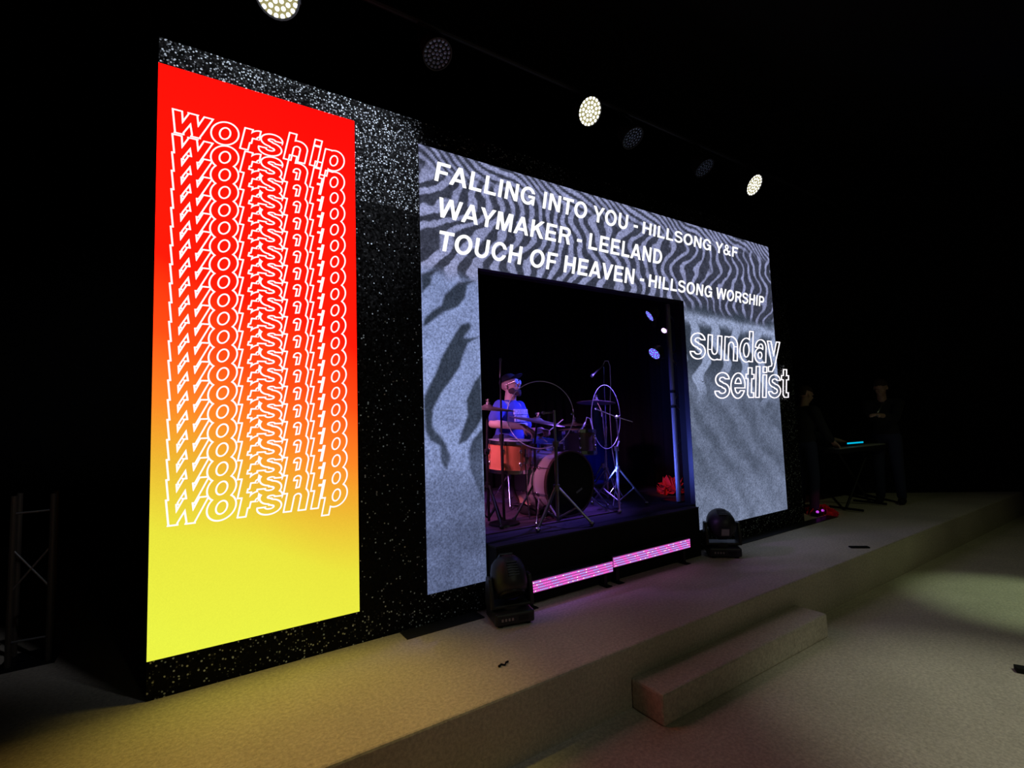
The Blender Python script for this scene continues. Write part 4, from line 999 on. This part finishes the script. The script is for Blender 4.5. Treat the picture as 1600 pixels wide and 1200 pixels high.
# keyboard players standing on the right of the stage
def standing(lab, x, y, fwd, H, hands, shirt_m, lean=.06, skin='skin'):
    f = Vector(fwd).normalized(); f.z = 0; f.normalize(); r = Vector((f.y, -f.x, 0)); k = H / 1.75
    t = thing('person', lab, 'person', (x, y, 0)); base = Vector((x, y, 0))
    P = lambda fo, ri, z: base + f * fo * k + r * ri * k + Vector((0, 0, z * k))
    hc = P(.10, 0, 1.62); q = NB(); hmm = Matrix.Translation(hc) @ look(f + Vector((0, 0, -.35))) @ Matrix.Scale(k, 4); head_shape(q, hmm)
    cap_(q, P(.04, 0, 1.42), P(.08, 0, 1.56), .058 * k, .052 * k)
    ball(q, P(.02, 0, 1.26), (.15 * k, .10 * k, .20 * k), look(f).to_3x3()); ball(q, P(0, 0, 1.02), (.14 * k, .10 * k, .16 * k), look(f).to_3x3())
    for s_ in (1, -1):
        sh_ = P(.03, s_ * .185, 1.40); hd = Vector(hands[0 if s_ == 1 else 1]); el = sh_.lerp(hd, .45) + Vector((0, 0, -.13)) + r * s_ * .05
        cap_(q, sh_, el, .05 * k, .04 * k); wr = el.lerp(hd, .9); cap_(q, el, wr, .04 * k, .027 * k); hand(q, wr, (hd - el), Vector((0, 0, -1)), .5, 1, -s_)
        cap_(q, P(0, s_ * .09, .94), P(.02, s_ * .11, .50), .08 * k, .055 * k); cap_(q, P(.02, s_ * .11, .5), P(-.02, s_ * .12, .09), .055 * k, .036 * k); cap_(q, P(-.02, s_ * .12, .07), P(.12, s_ * .13, .03), .035 * k, .025 * k)
    remesh('body', q, M[skin], t, .008, 2, world=True)
    q = NB(); ball(q, P(.02, 0, 1.25), (.18 * k, .125 * k, .22 * k), look(f).to_3x3()); ball(q, P(0, 0, 1.02), (.17 * k, .13 * k, .17 * k), look(f).to_3x3()); cap_(q, P(.03, .12, 1.40), P(.03, -.12, 1.40), .07 * k, .07 * k)
    for s_ in (1, -1):
        sh_ = P(.03, s_ * .185, 1.40); hd = Vector(hands[0 if s_ == 1 else 1]); el = sh_.lerp(hd, .45) + Vector((0, 0, -.13)) + r * s_ * .05; cap_(q, sh_, el, .068 * k, .056 * k); cap_(q, el, el.lerp(hd, .6), .054 * k, .04 * k)
    remesh('shirt', q, M[shirt_m], t, .012, 3, world=True)
    q = NB(); ball(q, P(0, 0, .95), (.165 * k, .125 * k, .11 * k), look(f).to_3x3())
    for s_ in (1, -1): cap_(q, P(0, s_ * .09, .92), P(.02, s_ * .11, .50), .095 * k, .07 * k); cap_(q, P(.02, s_ * .11, .5), P(-.02, s_ * .12, .10), .07 * k, .058 * k)
    remesh('trousers', q, M['jeans'], t, .012, 3, world=True)
    for s_ in (1, -1):
        q = NB(); ball(q, P(.05, s_ * .125, .045), (.05, .14, .045), look(f).to_3x3()); remesh('shoe', q, M['capcloth'], t, .01, 2, world=True)
    q = NB()
    v = ball(q, (0, 0, 0), 1, None, 18); bmesh.ops.delete(q, geom=[x_ for x_ in v if x_.co.z < -.25 and x_.co.y < .2], context='VERTS')
    for x_ in q.verts: x_.co = hmm @ Vector((x_.co.x * .084, .02 + x_.co.y * .10, .045 + x_.co.z * .085))
    o_ = wobj('hair', q, M['hair'], t, smooth=True); s2 = o_.modifiers.new('s', 'SOLIDIFY'); s2.thickness = .006
    return t
PA = (6.62, .22); kb = Vector((7.05, -.02, .93))
ha = at(1300, 690, .0); hb = at(1312, 690, .12)
standing('person in dark clothes leaning over the keyboard just right of the sand screen', PA[0], PA[1], (1, -.35, 0), 1.62, (at(1303, 692, -.05), at(1318, 690, .16)), 'capcloth')
standing('person in dark top and blue jeans standing right of the keyboard', 8.06, -.16, (-1, -.25, 0), 1.70, (at(1378, 640, -.16), at(1370, 648, -.32)), 'capcloth')
kt = thing('keyboard', 'slim stage keyboard on a stand between the two people at the right', 'keyboard', (7.1, .0, .88))
A_ = at(1292, 694, .02); B_ = at(1408, 692, -.10); kz = (A_.z + B_.z) / 2
d_ = (B_ - A_); d_.z = 0; Lk = min(1.25, d_.length); kx = d_.normalized(); ky = Vector((-kx.y, kx.x, 0))
def kbox(q, u0, v0, w0, u1, v1, w1):
    vs_ = box(q, u0, v0, w0, u1, v1, w1)
    for v in vs_: v.co = Vector((A_.x, A_.y, kz)) + kx * v.co.x + ky * v.co.y + Vector((0, 0, v.co.z))
q = NB(); kbox(q, 0, -.14, -.07, Lk, .14, -.02); wobj('case', q, M['housing'], kt)
q = NB(); [kbox(q, .06 + k_ * .0235, -.13, -.02, .06 + k_ * .0235 + .0215, .02, -.008) for k_ in range(int((Lk - .12) / .0235))]; o = wobj('keys', q, M['key'], kt); o['kind'] = 'stuff'
ks = thing('keyboard_stand', 'black crossed keyboard stand under the slim keyboard', 'stand', (7.1, 0, 0))
for sx, oy in ((1, -.02), (-1, .02)):
    q = NB(); c_ = Vector((A_.x, A_.y, 0)) + kx * Lk * .5 + ky * oy; a0 = c_ - kx * .34 * sx + Vector((0, 0, .03)); a1 = c_ + kx * .34 * sx + Vector((0, 0, kz - .08)); cyl(q, a0, a1, .016)
    wobj('leg', q, M['darksteel'], ks); q = NB(); cyl(q, a0 - ky * .2, a0 + ky * .2, .016); cyl(q, a1 - ky * .13, a1 + ky * .13, .014); wobj('crossbar', q, M['darksteel'], ks)
q = NB(); p_ = at(1325, 693, -.10); q_ = at(1349, 691, -.16)
tb = thing('tablet', 'bright cyan tablet edge glowing on the keyboard at the right', 'tablet', p_)
e_ = (q_ - p_).normalized(); n_ = Vector((-e_.y, e_.x, 0))
def quadbox(q, p, qq, n, dn, h, dz=0):
    vs_ = [q.verts.new(c + Vector((0, 0, z_))) for z_ in (dz, dz + h) for c in (p, qq, qq + n * dn, p + n * dn)]
    for f in ((0, 3, 2, 1), (4, 5, 6, 7), (0, 1, 5, 4), (1, 2, 6, 5), (2, 3, 7, 6), (3, 0, 4, 7)): q.faces.new([vs_[k] for k in f])
quadbox(q, p_, q_, n_, .012, .018, -.008); wobj('glowing_edge', q, M['cyan'], tb)
q = NB(); quadbox(q, p_ + n_ * .013, q_ + n_ * .013, n_, .17, .012, -.012); wobj('body', q, M['housing'], tb)
mic('handheld microphone raised by the person right of the keyboard', at(1380, 630, -.26), at(1371, 645, -.33), .022)

# ------------------------------------------------------------------ red leafy bundles, small things on the floor
def bundle(lab, c, R, n, seed, flat=.7):
    t = thing('red_foliage', lab, 'plant', c); r = random.Random(seed); q = NB()
    for k_ in range(n):
        a_ = r.random() * 2 * PI; e_ = r.random() * 1.3 + .05; L_ = R * (.6 + .5 * r.random()); d_ = Vector((math.cos(a_) * math.cos(e_), math.sin(a_) * math.cos(e_), math.sin(e_) * flat))
        s_ = d_.orthogonal().normalized(); s_ = Matrix.Rotation(r.random() * 3, 3, d_) @ s_; n2 = d_.cross(s_)
        c0 = d_ * L_ * .25; pts = [(0, 0), (.35, .32), (.65, .28), (1, 0), (.65, -.28), (.35, -.32)]
        vs_ = [q.verts.new(c0 + d_ * L_ * .75 * u + s_ * L_ * v + n2 * L_ * .18 * math.sin(u * 3)) for u, v in pts]
        q.faces.new(vs_)
    o = obj('leaves', q, M['red'], t); o['kind'] = 'stuff'; m_ = o.modifiers.new('s', 'SOLIDIFY'); m_.thickness = .003
    q = NB(); lathe(q, [(0, 0), (R * .35, 0), (R * .42, R * .3), (R * .3, R * .32), (0, R * .3)], None, 16); obj('pot', q, M['black'], t)
c_ = atz(1054, 791, RZ + .001); c_ = at(1052, 788, .55); c_.z = RZ + .001
bundle('red leafy bundle on the riser behind the foot of the blue lit truss', c_, .185, 60, 3, 1.1)
spot('bundle_light', c_ + Vector((-.45, -.2, .35)), c_ + Vector((0, 0, .08)), 4, (1, .2, .18), 60)
c_ = atz(1281, 803, 0.001)
bundle('red leafy bundle on the stage floor beside the right end of the glitter wall', c_, .22, 50, 5, .45)
spot('bundle_light', c_ + Vector((-.35, -.35, .3)), c_ + Vector((0, 0, .08)), .7, (1, .05, .15), 50)
up = thing('floor_uplight', 'small floor lamp with violet diodes under the red bundle on stage', 'light', atz(1278, 806, 0))
q = NB(); box(q, -.09, -.04, 0, .09, .04, .05); obj('housing', q, M['housing'], up, bevel=.006)
VI = emit('violet_diode', (.55, .06, .75), 1.0)
for x_ in (-.065, .065):
    q = NB(); ball(q, (x_, -.03, .06), .017, seg=10); obj('diode', q, VI, up, smooth=True)

def flat_thing(name, lab, cat, a, c, z, wd, h, m_):
    A1 = atz(*a, z); B1 = atz(*c, z); e = (B1 - A1).normalized(); n = Vector((-e.y, e.x, 0)); q = NB(); quadbox(q, A1, B1, n, wd, h, 0.001)
    o = obj(name, q, m_, bevel=.003); tag(o, lab, cat); return o
flat_thing('floor_plate', 'small flat black plate lying on the stage near its right front edge', 'plate', (1330, 857), (1360, 857), 0, .05, .012, M['black'])
flat_thing('floor_box', 'small black box on the hall floor at the right picture edge', 'box', (1589, 1052), (1612, 1056), FZ, .06, .03, M['black'])
db = thing('cable_end', 'small dark curled cable end lying on the stage in front of the left moving head', 'cable', atz(788, 1040, 0))
q = NB(); tube(q, [(-.03, 0, .006), (-.012, .012, .006), (.0, -.006, .006), (.014, .006, .010), (.034, .016, .006)], .005, 6); obj('wire', q, M['black'], db, smooth=True)
q = NB(); ball(q, (-.03, 0, .007), (.010, .007, .006), seg=8); obj('plug', q, M['black'], db, smooth=True)
o = flat_thing('wall_light_strip', 'thin pale strip mounted high on the dark right wall', 'strip', (0, 0), (1, 1), -.2, .01, .01, M['white'])
me_ = o.data; q = NB(); A1 = at(1268, 515, .9); B1 = at(1312, 514, .6); quadbox(q, A1, B1, Vector((0, 1, 0)), .02, .012); q.to_mesh(me_); q.free()

# ------------------------------------------------------------------ groups of repeats
for n_, g_ in (('stage_lamp', 'round LED stage lamps'), ('crash_cymbal', 'cymbals of the drum kit'), ('ride_cymbal', 'cymbals of the drum kit'), ('hi_hat_cymbal', 'cymbals of the drum kit'),
               ('cymbal_stand', 'stands around the drum kit'), ('microphone_stand', 'stands around the drum kit'), ('moving_head_light', 'moving heads on the stage floor'),
               ('led_bar', 'LED bars below the riser'), ('clear_disc', 'clear discs around the kit'), ('drumstick', 'drumsticks in the hands of the drummer'),
               ('microphone', 'microphones'), ('curtain', 'curtains around the drum room'), ('red_foliage', 'red bundles')):
    for o in list(S.objects):
        if o.name.split('.')[0] == n_ and o.parent is None and 'label' in o: o['group'] = g_

# ------------------------------------------------------------------ sub-parts hang under the part that carries them
CARRY = {'lug': 'shell', 'tension_rod': 'shell', 'badge': 'shell', 'lens': 'can', 'diodes': 'can', 'lenses': 'glasses', 'cap_brim': 'cap', 'keys': 'case', 'display': 'base', 'buttons': 'base',
         'lens_ring': 'head', 'vent': 'head', 'rear_panel': 'head', 'shirt_print': 'shirt', 'wing_nut': 'plate', 'felt': 'plate', 'leg_bracket': 'shell', 'beater': 'post'}
for o in list(S.objects):
    if o.parent and o.parent.parent is None and o.type == 'MESH':
        want = CARRY.get(o.name.split('.')[0])
        if want == 'can' and o.parent.name.split('.')[0] != 'stage_lamp': continue
        for c_ in o.parent.children:
            if want and c_ is not o and c_.name.split('.')[0] == want and c_.parent is o.parent and not any(True for _ in o.children):
                o.parent = c_; break
